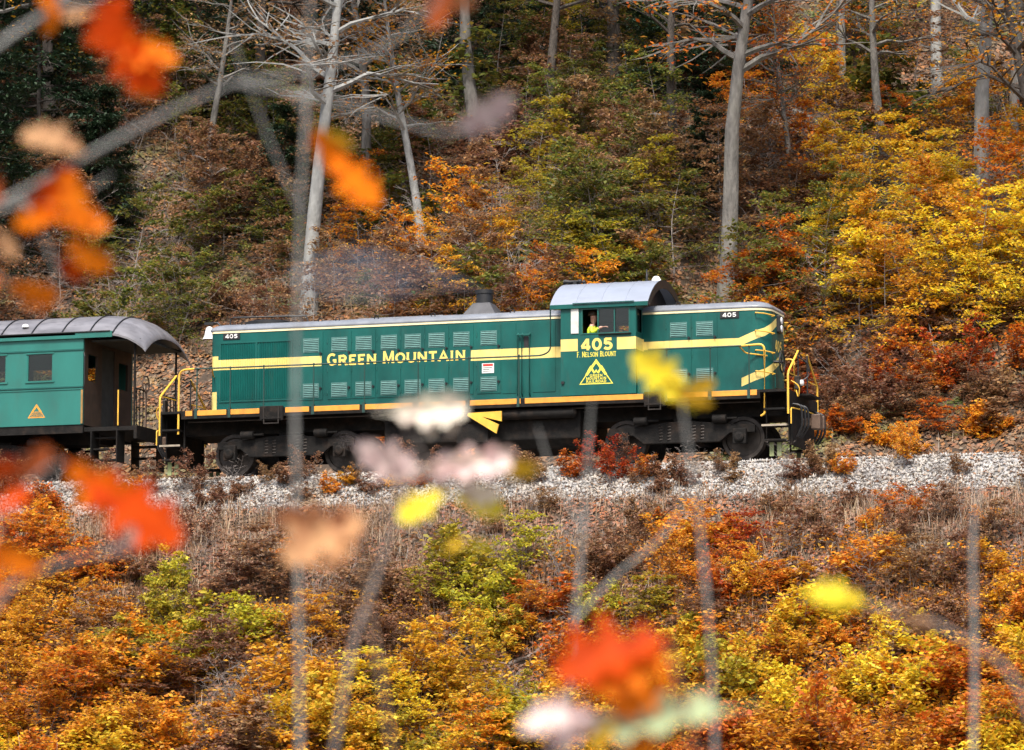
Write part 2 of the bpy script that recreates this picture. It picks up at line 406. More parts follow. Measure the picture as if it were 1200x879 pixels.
# ------------------------------------------------------------------ lettering
def ribbon(mb, pts, w, depth, mp):
    P = [Vector(p) for p in pts]; n = len(P); Lf = []; Rt = []
    for i in range(n):
        d0 = (P[i] - P[i - 1]).normalized() if i else (P[1] - P[0]).normalized()
        d1 = (P[i + 1] - P[i]).normalized() if i < n - 1 else d0
        n0 = Vector((-d0.y, d0.x)); n1 = Vector((-d1.y, d1.x)); m_ = (n0 + n1)
        if m_.length < 1e-3: m_ = n0
        m_.normalize(); k = 1 / max(m_.dot(n0), .62)
        Lf.append(P[i] + m_ * w / 2 * k); Rt.append(P[i] - m_ * w / 2 * k)
    vs = [mp(p.x, p.y, depth) for p in Lf] + [mp(p.x, p.y, depth) for p in Rt]
    mb.add(vs, [(i, i + 1, n + i + 1, n + i) for i in range(n - 1)])

def arc(cx, cy, rx, ry, a0, a1, n=8):
    return [(cx + rx * math.cos(R(a0 + (a1 - a0) * i / n)), cy + ry * math.sin(R(a0 + (a1 - a0) * i / n))) for i in range(n + 1)]
GL = {
 'A': (1.0, [[(.06, 0), (.5, .97), (.94, 0)], [(.22, .30), (.78, .30)]], [(.06, 0), (.94, 0)]),
 'B': (.85, [[(.16, 0), (.16, 1)], [(.16, .92), (.5, .92)] + arc(.5, .73, .24, .19, 90, -90) + [(.16, .54)], [(.16, .50), (.52, .50)] + arc(.52, .29, .27, .21, 90, -90) + [(.16, .08)]], [(.16, 0), (.16, 1)]),
 'D': (.95, [[(.16, 0), (.16, 1)], [(.16, .92), (.45, .92)] + arc(.45, .5, .40, .42, 90, -90) + [(.16, .08)]], [(.16, 0), (.16, 1)]),
 'E': (.8, [[(.16, 0), (.16, 1)], [(.16, .92), (.76, .92)], [(.16, .5), (.62, .5)], [(.16, .08), (.78, .08)]], [(.16, 0), (.16, 1)]),
 'F': (.78, [[(.16, 0), (.16, 1)], [(.16, .92), (.76, .92)], [(.16, .5), (.6, .5)]], [(.16, 0), (.16, 1)]),
 'G': (1.0, [arc(.5, .5, .42, .42, 48, 320, 14), [(.58, .42), (.95, .42)], [(.84, .42), (.84, .06)]], []),
 'I': (.45, [[(.22, 0), (.22, 1)]], [(.22, 0), (.22, 1)]),
 'L': (.78, [[(.16, 0), (.16, 1)], [(.16, .08), (.76, .08)]], [(.16, 0), (.16, 1)]),
 'M': (1.15, [[(.12, 0), (.14, 1)], [(.14, 1), (.57, .12), (1.0, 1)], [(1.0, 1), (1.03, 0)]], [(.12, 0), (1.03, 0)]),
 'N': (1.0, [[(.14, 0), (.14, 1)], [(.14, .96), (.86, .04)], [(.86, 0), (.86, 1)]], [(.14, 0), (.86, 1)]),
 'O': (1.0, [arc(.5, .5, .41, .42, 90, 450, 18)], []),
 'R': (.95, [[(.16, 0), (.16, 1)], [(.16, .92), (.52, .92)] + arc(.52, .71, .26, .21, 90, -90) + [(.16, .50)], [(.48, .5), (.88, 0)]], [(.16, 0), (.16, 1), (.86, 0)]),
 'S': (.8, [arc(.42, .72, .27, .20, 30, 270, 9) + arc(.42, .29, .30, .21, 90, -150, 9)], []),
 'T': (.9, [[(.45, 0), (.45, 1)], [(.04, .92), (.86, .92)]], [(.45, 0)]),
 'U': (.98, [[(.14, 1), (.14, .42)] + arc(.5, .42, .36, .35, 180, 360, 10) + [(.86, 1)]], [(.14, 1), (.86, 1)]),
 '.': (.35, [[(.08, .08), (.26, .08)]], []),
 '4': (.95, [[(.68, 0), (.68, 1)], [(.62, .94), (.08, .30)], [(.05, .27), (.93, .27)]], []),
 '0': (.98, [arc(.48, .5, .36, .42, 90, 450, 18)], []),
 '5': (.9, [[(.80, .91), (.18, .91)], [(.20, .96), (.17, .50)], [(.15, .53)] + arc(.42, .33, .36, .25, 100, -150, 12)], []),
 ' ': (.5, [], []),
}
def lettering(mb, text, mp, u0, v0, width, h, sw=.2, serif=True, gap=.14, big=None):
    """text set in strokes; mp(u, v, depth) puts it on its surface"""
    tot = sum(GL[c][0] for c in text) + gap * (len(text) - 1)
    k = width / tot; u = u0; d = 0
    for i, c in enumerate(text):
        gw, st, se = GL[c]
        hh = h * (big if big and (i == 0 or text[i - 1] == ' ') else 1)
        ref = min(k, hh)
        def P(p): return (u + p[0] * k, v0 + p[1] * hh)
        items = [(s, sw * ref) for s in st]
        if serif: items += [([(x - .15, y + (.045 if y < .5 else -.045)), (x + .15, y + (.045 if y < .5 else -.045))], .09 * hh) for x, y in se]
        for s, w in items:
            d += 1
            ribbon(mb, [P(p) for p in s], w, .0004 * (d % 9), mp)
        u += (gw + gap) * k
def side(y): return lambda u, v, d: (u, y - d, v)

# ------------------------------------------------------------------ locomotive
W2 = .92
def plan(w, xf, xr, r, rr=.12, nf=7):
    p = []
    for a in np.linspace(-90, 0, nf): p.append((xf - r + r * math.cos(R(a)), -w + r + r * math.sin(R(a))))
    for a in np.linspace(0, 90, nf): p.append((xf - r + r * math.cos(R(a)), w - r + r * math.sin(R(a))))
    for a in np.linspace(90, 180, 4): p.append((xr + rr + rr * math.cos(R(a)), w - rr + rr * math.sin(R(a))))
    for a in np.linspace(180, 270, 4): p.append((xr + rr + rr * math.cos(R(a)), -w + rr + rr * math.sin(R(a))))
    return p
def hood(xf, xr, r, name, rr=.12):
    b = MB(); b.rings([[(x, y, z) for x, y in plan(W2, xf, xr, r, rr)] for z in (1.60, 3.56)])
    o = b.build(name, M_liv, loco, smooth=True)
    b = MB()
    lv = [(.012, 3.55), (.022, 3.575), (.018, 3.60), (-.02, 3.645), (-.10, 3.70), (-.25, 3.74), (-.5, 3.77)]
    b.rings([[(x, y, z) for x, y in plan(W2 + k, xf + k, xr - k, max(r + min(k, 0) * .8, .06), .06)] for k, z in lv])
    ro = b.build('hood_roof', M_roof, o, smooth=True)
    b = MB(); b.rings([[(x, y, z) for x, y in plan(W2 + .014, xf + .014, xr - .014, r + .014, rr)] for z in (3.50, 3.545)])
    b.build('eave_trim', M_letter if False else MATS['cream_trim'], o, smooth=True)
    return o
mat('cream_trim', (.80, .70, .42), .5, var=.1, scale=5)
long_hood = hood(1.90, -7.20, .10, 'long_hood')
short_hood = hood(6.82, 3.70, .42, 'short_hood', .05)

# hood doors with vents
yD = -W2
dv = MB()
for z0, z1 in ((1.78, 3.44),):
    dv.box(-.30, .30, -.014, .004, z0, z1)
door_me = dv.mesh('hood_door', M_liv)
vent_mes = []
for z0 in (2.955, 1.85):
    h_ = .31; vm = MB()
    vm.box(-.205, .205, -.006, .012, z0 - .02, z0); vm.box(-.205, .205, -.006, .012, z0 + h_, z0 + h_ + .02)
    vm.box(-.205, -.187, -.006, .012, z0 + .001, z0 + h_ - .001); vm.box(.187, .205, -.006, .012, z0 + .001, z0 + h_ - .001)
    for k in range(7):
        z = z0 + .012 + k * .043
        vm.add([(-.186, -.002, z + .03), (.186, -.002, z + .03), (.186, -.02, z), (-.186, -.02, z)], [(0, 1, 2, 3)])
        vm.add([(-.186, .010, z), (.186, .010, z), (.186, -.02, z), (-.186, -.02, z)], [(0, 1, 2, 3)])
    vent_mes.append(vm.mesh('vent', M_vent))
lm = MB()
for z in (2.05, 2.90):
    lm.box(.215, .285, -.03, .0, z, z + .02); lm.box(.24, .26, -.045, -.028, z - .04, z + .04)
latch_me = lm.mesh('latch', M_black)
hg = MB()
for z in (1.95, 2.5, 3.2): hg.lathe([(.012, -.05), (.012, .05)], (-.303, -.016, z), 'Z', 8)
hinge_me = hg.mesh('hinge', M_plainG)
for side_s in (-1, 1):
    for xc in [-4.57, -3.84, -3.215, -2.57, -1.96, -1.355, -.73, -.04, 4.65, 5.28]:
        d = link('hood_door', door_me, loco, (xc, side_s * W2, 0))
        if side_s > 0: d.rotation_euler.z = math.pi
        [link('vent', v_, d, (0, -.018, 0)) for v_ in vent_mes]; link('latch', latch_me, d, (0, -.012, 0)); link('hinge', hinge_me, d)

for s in (-1, 1):
    # radiator shutter: frame and fine upright slats
    f = MB(); y0, y1 = s * (W2 - .01), s * (W2 + .022)
    for a in ((-6.96, -5.06, 3.24, 3.28), (-6.96, -5.06, 1.80, 1.84)): f.box(a[0], a[1], y0, y1, a[2], a[3])
    for a in (-6.96, -6.02, -5.10): f.box(a, a + .04, y0, y1 - s * .001, 1.841, 3.239)
    sh = f.build('radiator_shutter', M_liv, loco)
    g = MB()
    for k in range(40):
        x = -6.905 + k * .046
        if -6.03 < x < -5.975: continue
        g.add([(x, s * (W2 + .002), 1.85), (x + .034, s * (W2 + .016), 1.85), (x + .034, s * (W2 + .016), 3.23), (x, s * (W2 + .002), 3.23)], [(0, 1, 2, 3)])
        g.add([(x + .034, s * (W2 + .016), 1.85), (x + .036, s * (W2 + .001), 1.85), (x + .036, s * (W2 + .001), 3.23), (x + .034, s * (W2 + .016), 3.23)], [(0, 1, 2, 3)])
    tag(g.build('slats', M_liv, sh), kind='stuff')
    # tall filler panel, ladder frame and plain doors near the cab
    MB().box(.30, .64, s * W2, s * (W2 + .012), 1.76, 3.46).build('hood_panel', M_liv, loco, bevel=.004)
    MB().box(1.06, 1.62, s * W2, s * (W2 + .012), 1.76, 3.46).build('hood_panel', M_liv, loco, bevel=.004)
    ld = MB()
    for x in (.70, .80, .99): ld.tube([(x, s * (W2 + .01), 1.68), (x, s * (W2 + .07), 1.74), (x, s * (W2 + .07), 3.14), (x, s * (W2 + .01), 3.18)], .018)
    ld.box(.68, 1.01, s * (W2 + .05), s * (W2 + .095), 3.13, 3.165)
    ld.build('ladder', M_plainG, loco, smooth=True)
    MB().box(.83, .97, s * (W2 - .002), s * (W2 + .006), 2.85, 3.12).build('access_slot', M_black, loco)
    for (a, b_, z0, z1, pos) in ((-6.87, -6.43, 3.34, 3.50, 0), (5.655, 6.11, 3.33, 3.49, 1)):
        nb = MB().box(a, b_, s * (W2 - .005), s * (W2 + .02), z0, z1).build('number_board', M_black, loco, bevel=.005)
        if s < 0:
            t_ = MB(); lettering(t_, '405', side(-W2 - .022), a + .06, z0 + .03, b_ - a - .12, .10, .2, False)
            t_.build('number', M_white, nb)
    nt_ = MB().box(-.21, .09, s * (W2 + .004), s * (W2 + .020), 2.265, 2.50)
    if s < 0:
        no = nt_.build('notice', M_white, loco)
        MB().box(-.185, .065, -W2 - .023, -W2 - .0195, 2.43, 2.485).build('notice_heading', M_red_s, no)
        tx = MB()
        for z, u1 in ((2.385, .05), (2.345, -.02), (2.305, .03)): tx.box(-.18, u1, -W2 - .0225, -W2 - .0195, z, z + .014)
        tx.build('notice_print', M_black, no)

# GREEN MOUNTAIN on the long hood
for wd_, u_, w_ in (('GREEN', -4.15, 1.26), ('MOUNTAIN', -2.72, 2.09)):
    t_ = MB(); lettering(t_, wd_, side(-W2 - .0165), u_, 2.60, w_, .24, .23, True, .14, 1.22); t_.build('lettering', M_letter, loco)

# cab
cab = None
def wall_with_holes(b, u0, u1, v0, v1, holes, put):
    """panel u0..u1 x v0..v1 with rectangular holes (same v range handled per column)"""
    us = sorted({u0, u1, *[h[0] for h in holes], *[h[1] for h in holes]})
    for a, c in zip(us[:-1], us[1:]):
        hs = sorted([(h[2], h[3]) for h in holes if h[0] <= a + 1e-6 and h[1] >= c - 1e-6])
        z = v0
        for q0, q1 in hs:
            if q0 > z + 1e-6: put(b, a, c, z, q0)
            z = q1
        if v1 > z + 1e-6: put(b, a, c, z, v1)
CX0, CX1, CY = 1.93, 3.77, 1.5
cw = MB()
for s in (-1, 1):
    wall_with_holes(cw, CX0, CX1, 1.58, 3.70, [(2.44, 3.63, 3.02, 3.62)], lambda b, a, c, z0, z1: b.box(a, c, s * CY, s * (CY - .05), z0, z1))
for X0, X1 in ((CX0 + .001, CX0 + .05), (CX1 - .05, CX1 - .001)):
    wall_with_holes(cw, -CY + .05, CY - .05, 1.58, 3.70, [(-1.40, -1.02, 3.05, 3.60), (1.02, 1.40, 3.05, 3.60)],
                    lambda b, a, c, z0, z1: b.box(X0, X1, a, c, z0, z1))
cab = cw.build('cab', M_liv, loco)
# gables, closed; the front one black, its paint and overhang shade in one colour
def arc_y(y, hc=1.56, rise=.70, z0=3.72):
    rr_ = (hc * hc + rise * rise) / (2 * rise); return z0 + rise - rr_ + math.sqrt(rr_ * rr_ - y * y)
ys = list(np.linspace(-1.45, 1.45, 15))
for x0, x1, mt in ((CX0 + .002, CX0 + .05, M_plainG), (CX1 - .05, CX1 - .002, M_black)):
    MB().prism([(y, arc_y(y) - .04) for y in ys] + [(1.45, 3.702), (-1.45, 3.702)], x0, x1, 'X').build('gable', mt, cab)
ys = list(np.linspace(-1.56, 1.56, 25))
rb = MB(); ring = [(y, arc_y(y)) for y in ys] + [(y, arc_y(y) - .045) for y in ys[::-1]]
rb.rings([[(x, y, z) for y, z in ring] for x in (1.68, 2.3, 2.9, 3.5, 4.08)])
cr = rb.build('cab_roof', M_cabroof, loco, smooth=True)
# black trim shading the front lip, seams, eave boards
for x in (2.31, 2.92, 3.52):
    sm = MB(); sm.rings([[(xx, y, arc_y(y) + dz) for y in ys for dz in (0,)] for xx in (x - .02, x - .019)], closed=False, cap=False)
    sm = MB(); sm.tube([(x, y, arc_y(y) + .001) for y in ys], .009, 6); sm.build('roof_seam', M_cabroof, cr, smooth=True)
for s in (-1, 1):
    MB().box(1.68, 4.08, s * 1.515, s * 1.565, 3.63, 3.735).build('eave_board', M_liv, loco, bevel=.006)
    MB().box(2.25, 3.75, s * 1.566, s * 1.60, 3.735, 3.755).build('rain_gutter', M_plainG, loco)
MB().prism([(y, arc_y(y) + .004) for y in ys] + [(y, arc_y(y) - .20 if abs(y) < 1.5 else arc_y(y) - .06) for y in ys[::-1]], 4.081, 4.095, 'X').build('roof_shade_valance', M_black, cr)  # black strip added over the lit roof lip so the under-roof edge stays dark
# windows
for s in (-1, 1):
    yo = s * CY
    fr = MB()
    for x in (2.44, 2.835, 3.235, 3.60): fr.box(x, x + .03, yo + s * .012, yo - s * .03, 3.041, 3.599)
    fr.box(2.42, 3.65, yo + s * .014, yo - s * .03, 3.60, 3.625); fr.box(2.42, 3.65, yo + s * .014, yo - s * .03, 3.015, 3.04)
    wf = fr.build('window_frame', M_plainG, loco)
    for a, c in ((2.865, 3.234), (3.265, 3.599)): MB().box(a, c, yo - s * .012, yo - s * .018, 3.04, 3.60).build('pane', M_glass, wf)
    MB().box(2.86, 3.66, yo + s * .05, yo - s * .0, 2.985, 3.012).build('arm_rest', M_under, loco, bevel=.006)
    MB().box(2.185, 2.375, yo + s * .02, yo + s * .0005, 3.04, 3.63).build('wind_deflector', MATS.get('dull_white') or mat('dull_white', (.58, .58, .54), .6), loco, bevel=.006)
    for X in (CX0 + .02, CX1 - .03):
        pf = MB().box(X, X + .006, s * 1.02, s * 1.40, 3.05, 3.60).build('end_window', M_glass, loco)
        q = MB()
        for a, c, z0, z1 in ((1.40, 1.425, 3.03, 3.62), (.995, 1.02, 3.03, 3.62), (1.0205, 1.3995, 3.60, 3.62), (1.0205, 1.3995, 3.03, 3.05)):
            q.box(X - .015, X + .035 if X > 3 else X + .025, s * a, s * c, z0, z1)
        q.build('frame', M_plainG, pf)
MB().box(CX0 + .06, CX1 - .06, -1.44, 1.44, 2.02, 2.08).build('cab_floor', M_dark, loco)
seat = MB().box(2.42, 2.86, -1.40, -.98, 2.59, 2.69).box(2.36, 2.43, -1.36, -.98, 2.65, 3.08)
seat.tube([(2.64, -1.16, 2.08), (2.64, -1.16, 2.6)], .05)
seat.build('driver_seat', M_black, loco, bevel=.02)
MB().box(3.2, 3.55, -.8, -.35, 2.08, 3.05).build('control_stand', M_dark, loco, bevel=.03)
# lettering on the cab
t_ = MB(); lettering(t_, '405', side(-CY - .002), 2.43, 2.635, .77, .275, .27, False, .16); t_.build('number', M_letter, loco)
t_ = MB(); lettering(t_, 'F. NELSON BLOUNT', side(-CY - .002), 2.33, 2.475, .96, .115, .2, True, .12, 1.15); t_.build('nameplate_lettering', M_letter_y, loco)
lg = MB(); mp = side(-CY - .002)
ribbon(lg, [(2.80, 2.40), (2.405, 1.84), (3.195, 1.84), (2.80, 2.40)], .028, 0, mp)
ribbon(lg, [(2.56, 2.05), (2.80, 2.375), (3.04, 2.05)], .062, .0006, mp)
ribbon(lg, [(2.60, 2.13), (2.665, 2.235), (2.76, 2.09)], .05, .001, mp)
ribbon(lg, [(2.84, 2.09), (2.935, 2.235), (3.0, 2.13)], .05, .0014, mp)
ribbon(lg, [(2.765, 2.10), (2.80, 2.16), (2.835, 2.10)], .03, .0018, mp)
lettering(lg, 'GREEN', side(-CY - .0045), 2.645, 2.005, .31, .058, .2, True)
lettering(lg, 'MOUNTAIN', side(-CY - .0045), 2.555, 1.935, .49, .062, .2, True)
lettering(lg, 'RAILROAD', side(-CY - .0045), 2.555, 1.863, .49, .062, .2, True)
lg.build('emblem', M_letter_y, loco)
# box at the foot of the cab front
MB().box(CX1 + .002, 4.08, -1.42, -.95, 1.56, 2.28).build('tool_box', M_liv, loco, bevel=.012)
MB().box(CX1 + .002, 4.08, .95, 1.42, 1.56, 2.28).build('tool_box', M_liv, loco, bevel=.012)
MB().box(1.95, 2.02, -1.54, -1.50, 1.86, 1.92).build('marker', M_black, loco)

# roof fittings
hs_ = MB()
for dy, x0 in ((-.09, 1.60), (.0, 1.55), (.09, 1.64)):
    hs_.lathe([(.065, 0), (.05, .03), (.028, .12), (.022, .34), (.045, .36), (.045, .42)], (x0, dy, 4.50), 'X', 12)
hs_.box(1.82, 1.90, -.13, .13, 4.40, 4.48)
hs_.build('horn', M_black, loco, smooth=True)
an = MB(); an.lathe([(.05, 4.40), (.05, 4.46), (.028, 4.47), (.028, 4.60), (.02, 4.61), (.02, 4.73)], (3.615, 0, 0), 'Z', 10); an.build('antenna', M_black, loco, smooth=True)
MB().lathe([(.115, 4.38), (.115, 4.46), (.07, 4.53), (.05, 4.545)], (3.85, 0, 0), 'Z', 14).build('beacon', M_white, loco, smooth=True)
st = MB()
st.rings([[(-.47 + a * sx, b_ * sy, z) for a, b_ in ((-1, -1), (1, -1), (1, 1), (-1, 1))] for sx, sy, z in ((.42, .42, 3.76), (.40, .40, 3.80), (.21, .21, 4.08))])
sk = st.build('stack_base', mat('stack_grey', (.06, .06, .065), .45, var=.3, scale=5), loco, bevel=.02)
MB().lathe([(.205, 4.05), (.205, 4.30), (.225, 4.31), (.225, 4.40), (.185, 4.40), (.18, 4.1)], (-.455, 0, 0), 'Z', 18).build('exhaust_stack', M_black, sk, smooth=True)
be = MB(); be.lathe([(.17, 3.50), (.155, 3.53), (.12, 3.60), (.10, 3.72), (.08, 3.79), (.03, 3.82)], (-7.62, 0, 0), 'Z', 16); bl = be.build('bell', M_white, loco, smooth=True)
MB().tube([(-7.22, 0, 3.70), (-7.4, 0, 3.90), (-7.62, 0, 3.90), (-7.62, 0, 3.80)], .03).box(-7.74, -7.50, -.05, .05, 3.86, 3.92).build('bracket', M_black, bl)
fan = MB(); fan.lathe([(.62, 3.74), (.62, 3.83), (.58, 3.85)], (-6.0, 0, 0), 'Z', 24); fan.build('radiator_fan_housing', M_black, loco, smooth=True)
pf = MB(); pf.tube([(-6.9, -.4, 3.74), (-6.9, -.4, 3.93), (-6.82, -.4, 3.955), (-4.9, -.4, 3.92), (-4.86, -.4, 3.74)], .022); pf.build('roof_pipe', M_black, loco, smooth=True)
for x in (-6.4, -4.4, -3.95, -2.95, -1.5, .5, 4.6, 5.3, 6.2):
    for s in (-1, 1):
        e = MB(); e.tube([(x - .05, s * .78, 3.70), (x - .045, s * .78, 3.77), (x, s * .78, 3.795), (x + .045, s * .78, 3.77), (x + .05, s * .78, 3.70)], .014, 6); e.build('lifting_eye', M_black, loco)
MB().box(-3.6, -1.4, -.35, .35, 3.765, 3.80).build('roof_hatch', M_roof, loco, bevel=.01)
MB().box(.3, 1.4, -.35, .35, 3.765, 3.80).build('roof_hatch', M_roof, loco, bevel=.01)

# front of the nose
hl = MB().box(6.80, 6.90, -.17, .17, 3.06, 3.46).build('headlight', M_black, loco, bevel=.02)
for z in (3.16, 3.35): MB().lathe([(.085, 6.89), (.085, 6.915), (.06, 6.925)], (0, 0, z), 'X', 16).build('lens', M_lamp, hl, smooth=True)
t_ = MB(); lettering(t_, '405', lambda u, v, d: (6.825 + d, u, v), -.33, 2.60, .62, .27, .27, False, .16); t_.build('number', M_letter, loco)
MB().box(6.78, 6.836, -.36, .36, 1.72, 2.50).build('nose_door', M_liv, loco, bevel=.01)
MB().box(-7.23, -7.19, -.36, .36, 1.70, 3.1).build('rear_hood_door', M_liv, loco, bevel=.01)
hr = MB().box(-7.31, -7.20, -.17, .17, 3.06, 3.46).build('headlight', M_black, loco, bevel=.02)
for z in (3.16, 3.35): MB().lathe([(.085, -7.30), (.085, -7.325), (.06, -7.335)], (0, 0, z), 'X', 16).build('lens', M_lamp, hr, smooth=True)
bw = MB(); c0 = (7.02, -.45, 2.32)
bw.tube([(c0[0], c0[1] + .25 * math.cos(a), c0[2] + .25 * math.sin(a)) for a in np.linspace(0, 2 * math.pi, 25)], .020, 8, False)
for a in np.linspace(0, 2 * math.pi, 6)[:-1]: bw.tube([c0, (c0[0] + .0, c0[1] + .24 * math.cos(a), c0[2] + .24 * math.sin(a))], .012, 6)
bw.tube([(6.80, -.45, 2.32), (7.05, -.45, 2.32)], .035)
bw.build('brake_wheel', M_black, loco, smooth=True)
for z in (3.40, 2.98, 2.52, 2.03):
    for s in (-1, 1):
        gi = MB(); gi.tube([(6.50, s * (W2 - .005), z + .03), (6.52, s * (W2 + .07), z + .03), (6.72, s * (W2 + .0), z + .01), (6.89, s * (W2 - .28), z - .015), (6.82, s * (W2 - .32), z - .015)], .016, 6); gi.build('grab_iron', M_yel, loco, smooth=True)

# deck, sills, walkway
dk = MB().box(-8.25, 7.35, -1.48, 1.48, 1.50, 1.56).build('deck', M_under, loco)
for s in (-1, 1):
    dkx = 0
    MB().box(-7.72, 6.74, s * 1.40, s * 1.49, 1.36, 1.499).build('sill', M_under, loco)
    segs = [(-7.61, -7.43), (-7.32, -6.54), (-6.45, -5.68), (-5.01, -4.40), (-4.29, -3.11), (-3.0, -1.77), (-1.66, -.44), (-.337, .936), (1.04, 3.94), (4.52, 5.50), (5.59, 6.67)]
    for a, c in segs: MB().box(a, c, s * 1.481, s * 1.50, 1.432, 1.558).build('sill_strip', M_sill, loco, bevel=.005)
    for a, c in ((-5.655, -5.06), (3.97, 4.48)):
        sb = MB().box(a, c, s * 1.47, s * 1.54, 1.25, 1.60)
        sb.box(a + .05, c - .05, s * 1.541, s * 1.56, 1.28, 1.31); sb.build('step_box', M_under, loco, bevel=.01)
        bk = MB()
        for x in (a + .10, c - .12): bk.box(x, x + .025, s * 1.542, s * 1.556, 1.18, 1.58)
        bk.box(a + .10, c - .095, s * 1.543, s * 1.557, 1.17, 1.195)
        bk.build('bracket', M_steel, loco)
# handrails
yh = 1.45
def bend(pts, r=.12, n=5):
    out = [Vector(pts[0])]
    for i in range(1, len(pts) - 1):
        p = Vector(pts[i]); a = (Vector(pts[i - 1]) - p); b_ = (Vector(pts[i + 1]) - p); k = min(r, a.length / 2, b_.length / 2)
        a.normalize(); b_.normalize(); p0, p1 = p + a * k, p + b_ * k
        for j in range(n + 1):
            t = j / n; out.append((p0 * (1 - t) ** 2 + p * 2 * t * (1 - t) + p1 * t * t))
    out.append(Vector(pts[-1])); return out
for s in (-1, 1):
    y = s * yh
    MB().tube(bend([(-7.40, y, 2.585), (1.45, y, 2.565), (1.66, y, 2.66), (1.66, y, 3.70)], .2), .019).build('handrail', M_hand, loco, smooth=True)
    MB().tube(bend([(4.05, y, 2.60), (6.30, y, 2.60)], .1), .019).build('handrail', M_hand, loco, smooth=True)
    MB().tube(bend([(-7.81, y, 1.0), (-7.80, y, 2.57), (-7.40, y, 2.585)], .18), .026).build('grab_post', M_yel, loco, smooth=True)
    MB().tube(bend([(6.75, y, .95), (6.845, y, 1.0), (6.845, y, 2.62), (6.30, y, 2.60)], .14), .026).build('grab_post', M_yel, loco, smooth=True)
    MB().tube(bend([(-7.10, s * .93, 2.43), (-7.05, s * 1.1, 2.43), (-6.95, s * 1.42, 2.585)], .1), .017).build('rail_stay', M_yel, loco, smooth=True)
    MB().tube(bend([(6.75, s * .80, 2.43), (6.30, s * 1.1, 2.47), (6.25, s * 1.44, 2.59)], .1), .017).build('rail_stay', M_yel, loco, smooth=True)
    for x in (-8.30, 7.40):
        MB().tube(bend([(x, y, .98), (x, y, 1.93), (x, s * .45, 2.56)], .1), .026).build('grab_post', M_yel, loco, smooth=True)
    for x in (-7.33, -6.46, -5.59, -4.30, -3.0, -1.64, -.36, .88, 4.50, 5.55, 6.48):
        q = MB().tube([(x, y, 1.40), (x, y, 2.61)], .017, 8); q.box(x - .035, x + .035, s * 1.43, s * 1.522, 1.36, 1.60)
        q.lathe([(.02, 2.555), (.03, 2.58), (.02, 2.61)], (x, y, 0), 'Z', 8); q.build('stanchion', M_hand, loco, smooth=True)
for x in (-8.30, 7.40):
    d_ = 1 if x > 0 else -1
    MB().tube(bend([(x, -.45, 2.56), (x + d_ * .05, -.2, 2.38), (x + d_ * .06, 0, 2.33), (x + d_ * .05, .2, 2.38), (x, .45, 2.56)], .1), .014, 6).build('chain', M_black, loco, smooth=True)
    for s in (-1, 1):
        MB().tube([(x, s * .45, 1.5), (x, s * .45, 2.56)], .02).build('end_post', M_black, loco)
        MB().tube(bend([(x, s * 1.45, 1.95), (x - d_ * .02, s * 1.0, 1.95), (x, s * .45, 1.95)], .1), .016).build('end_rail', M_yel, loco)

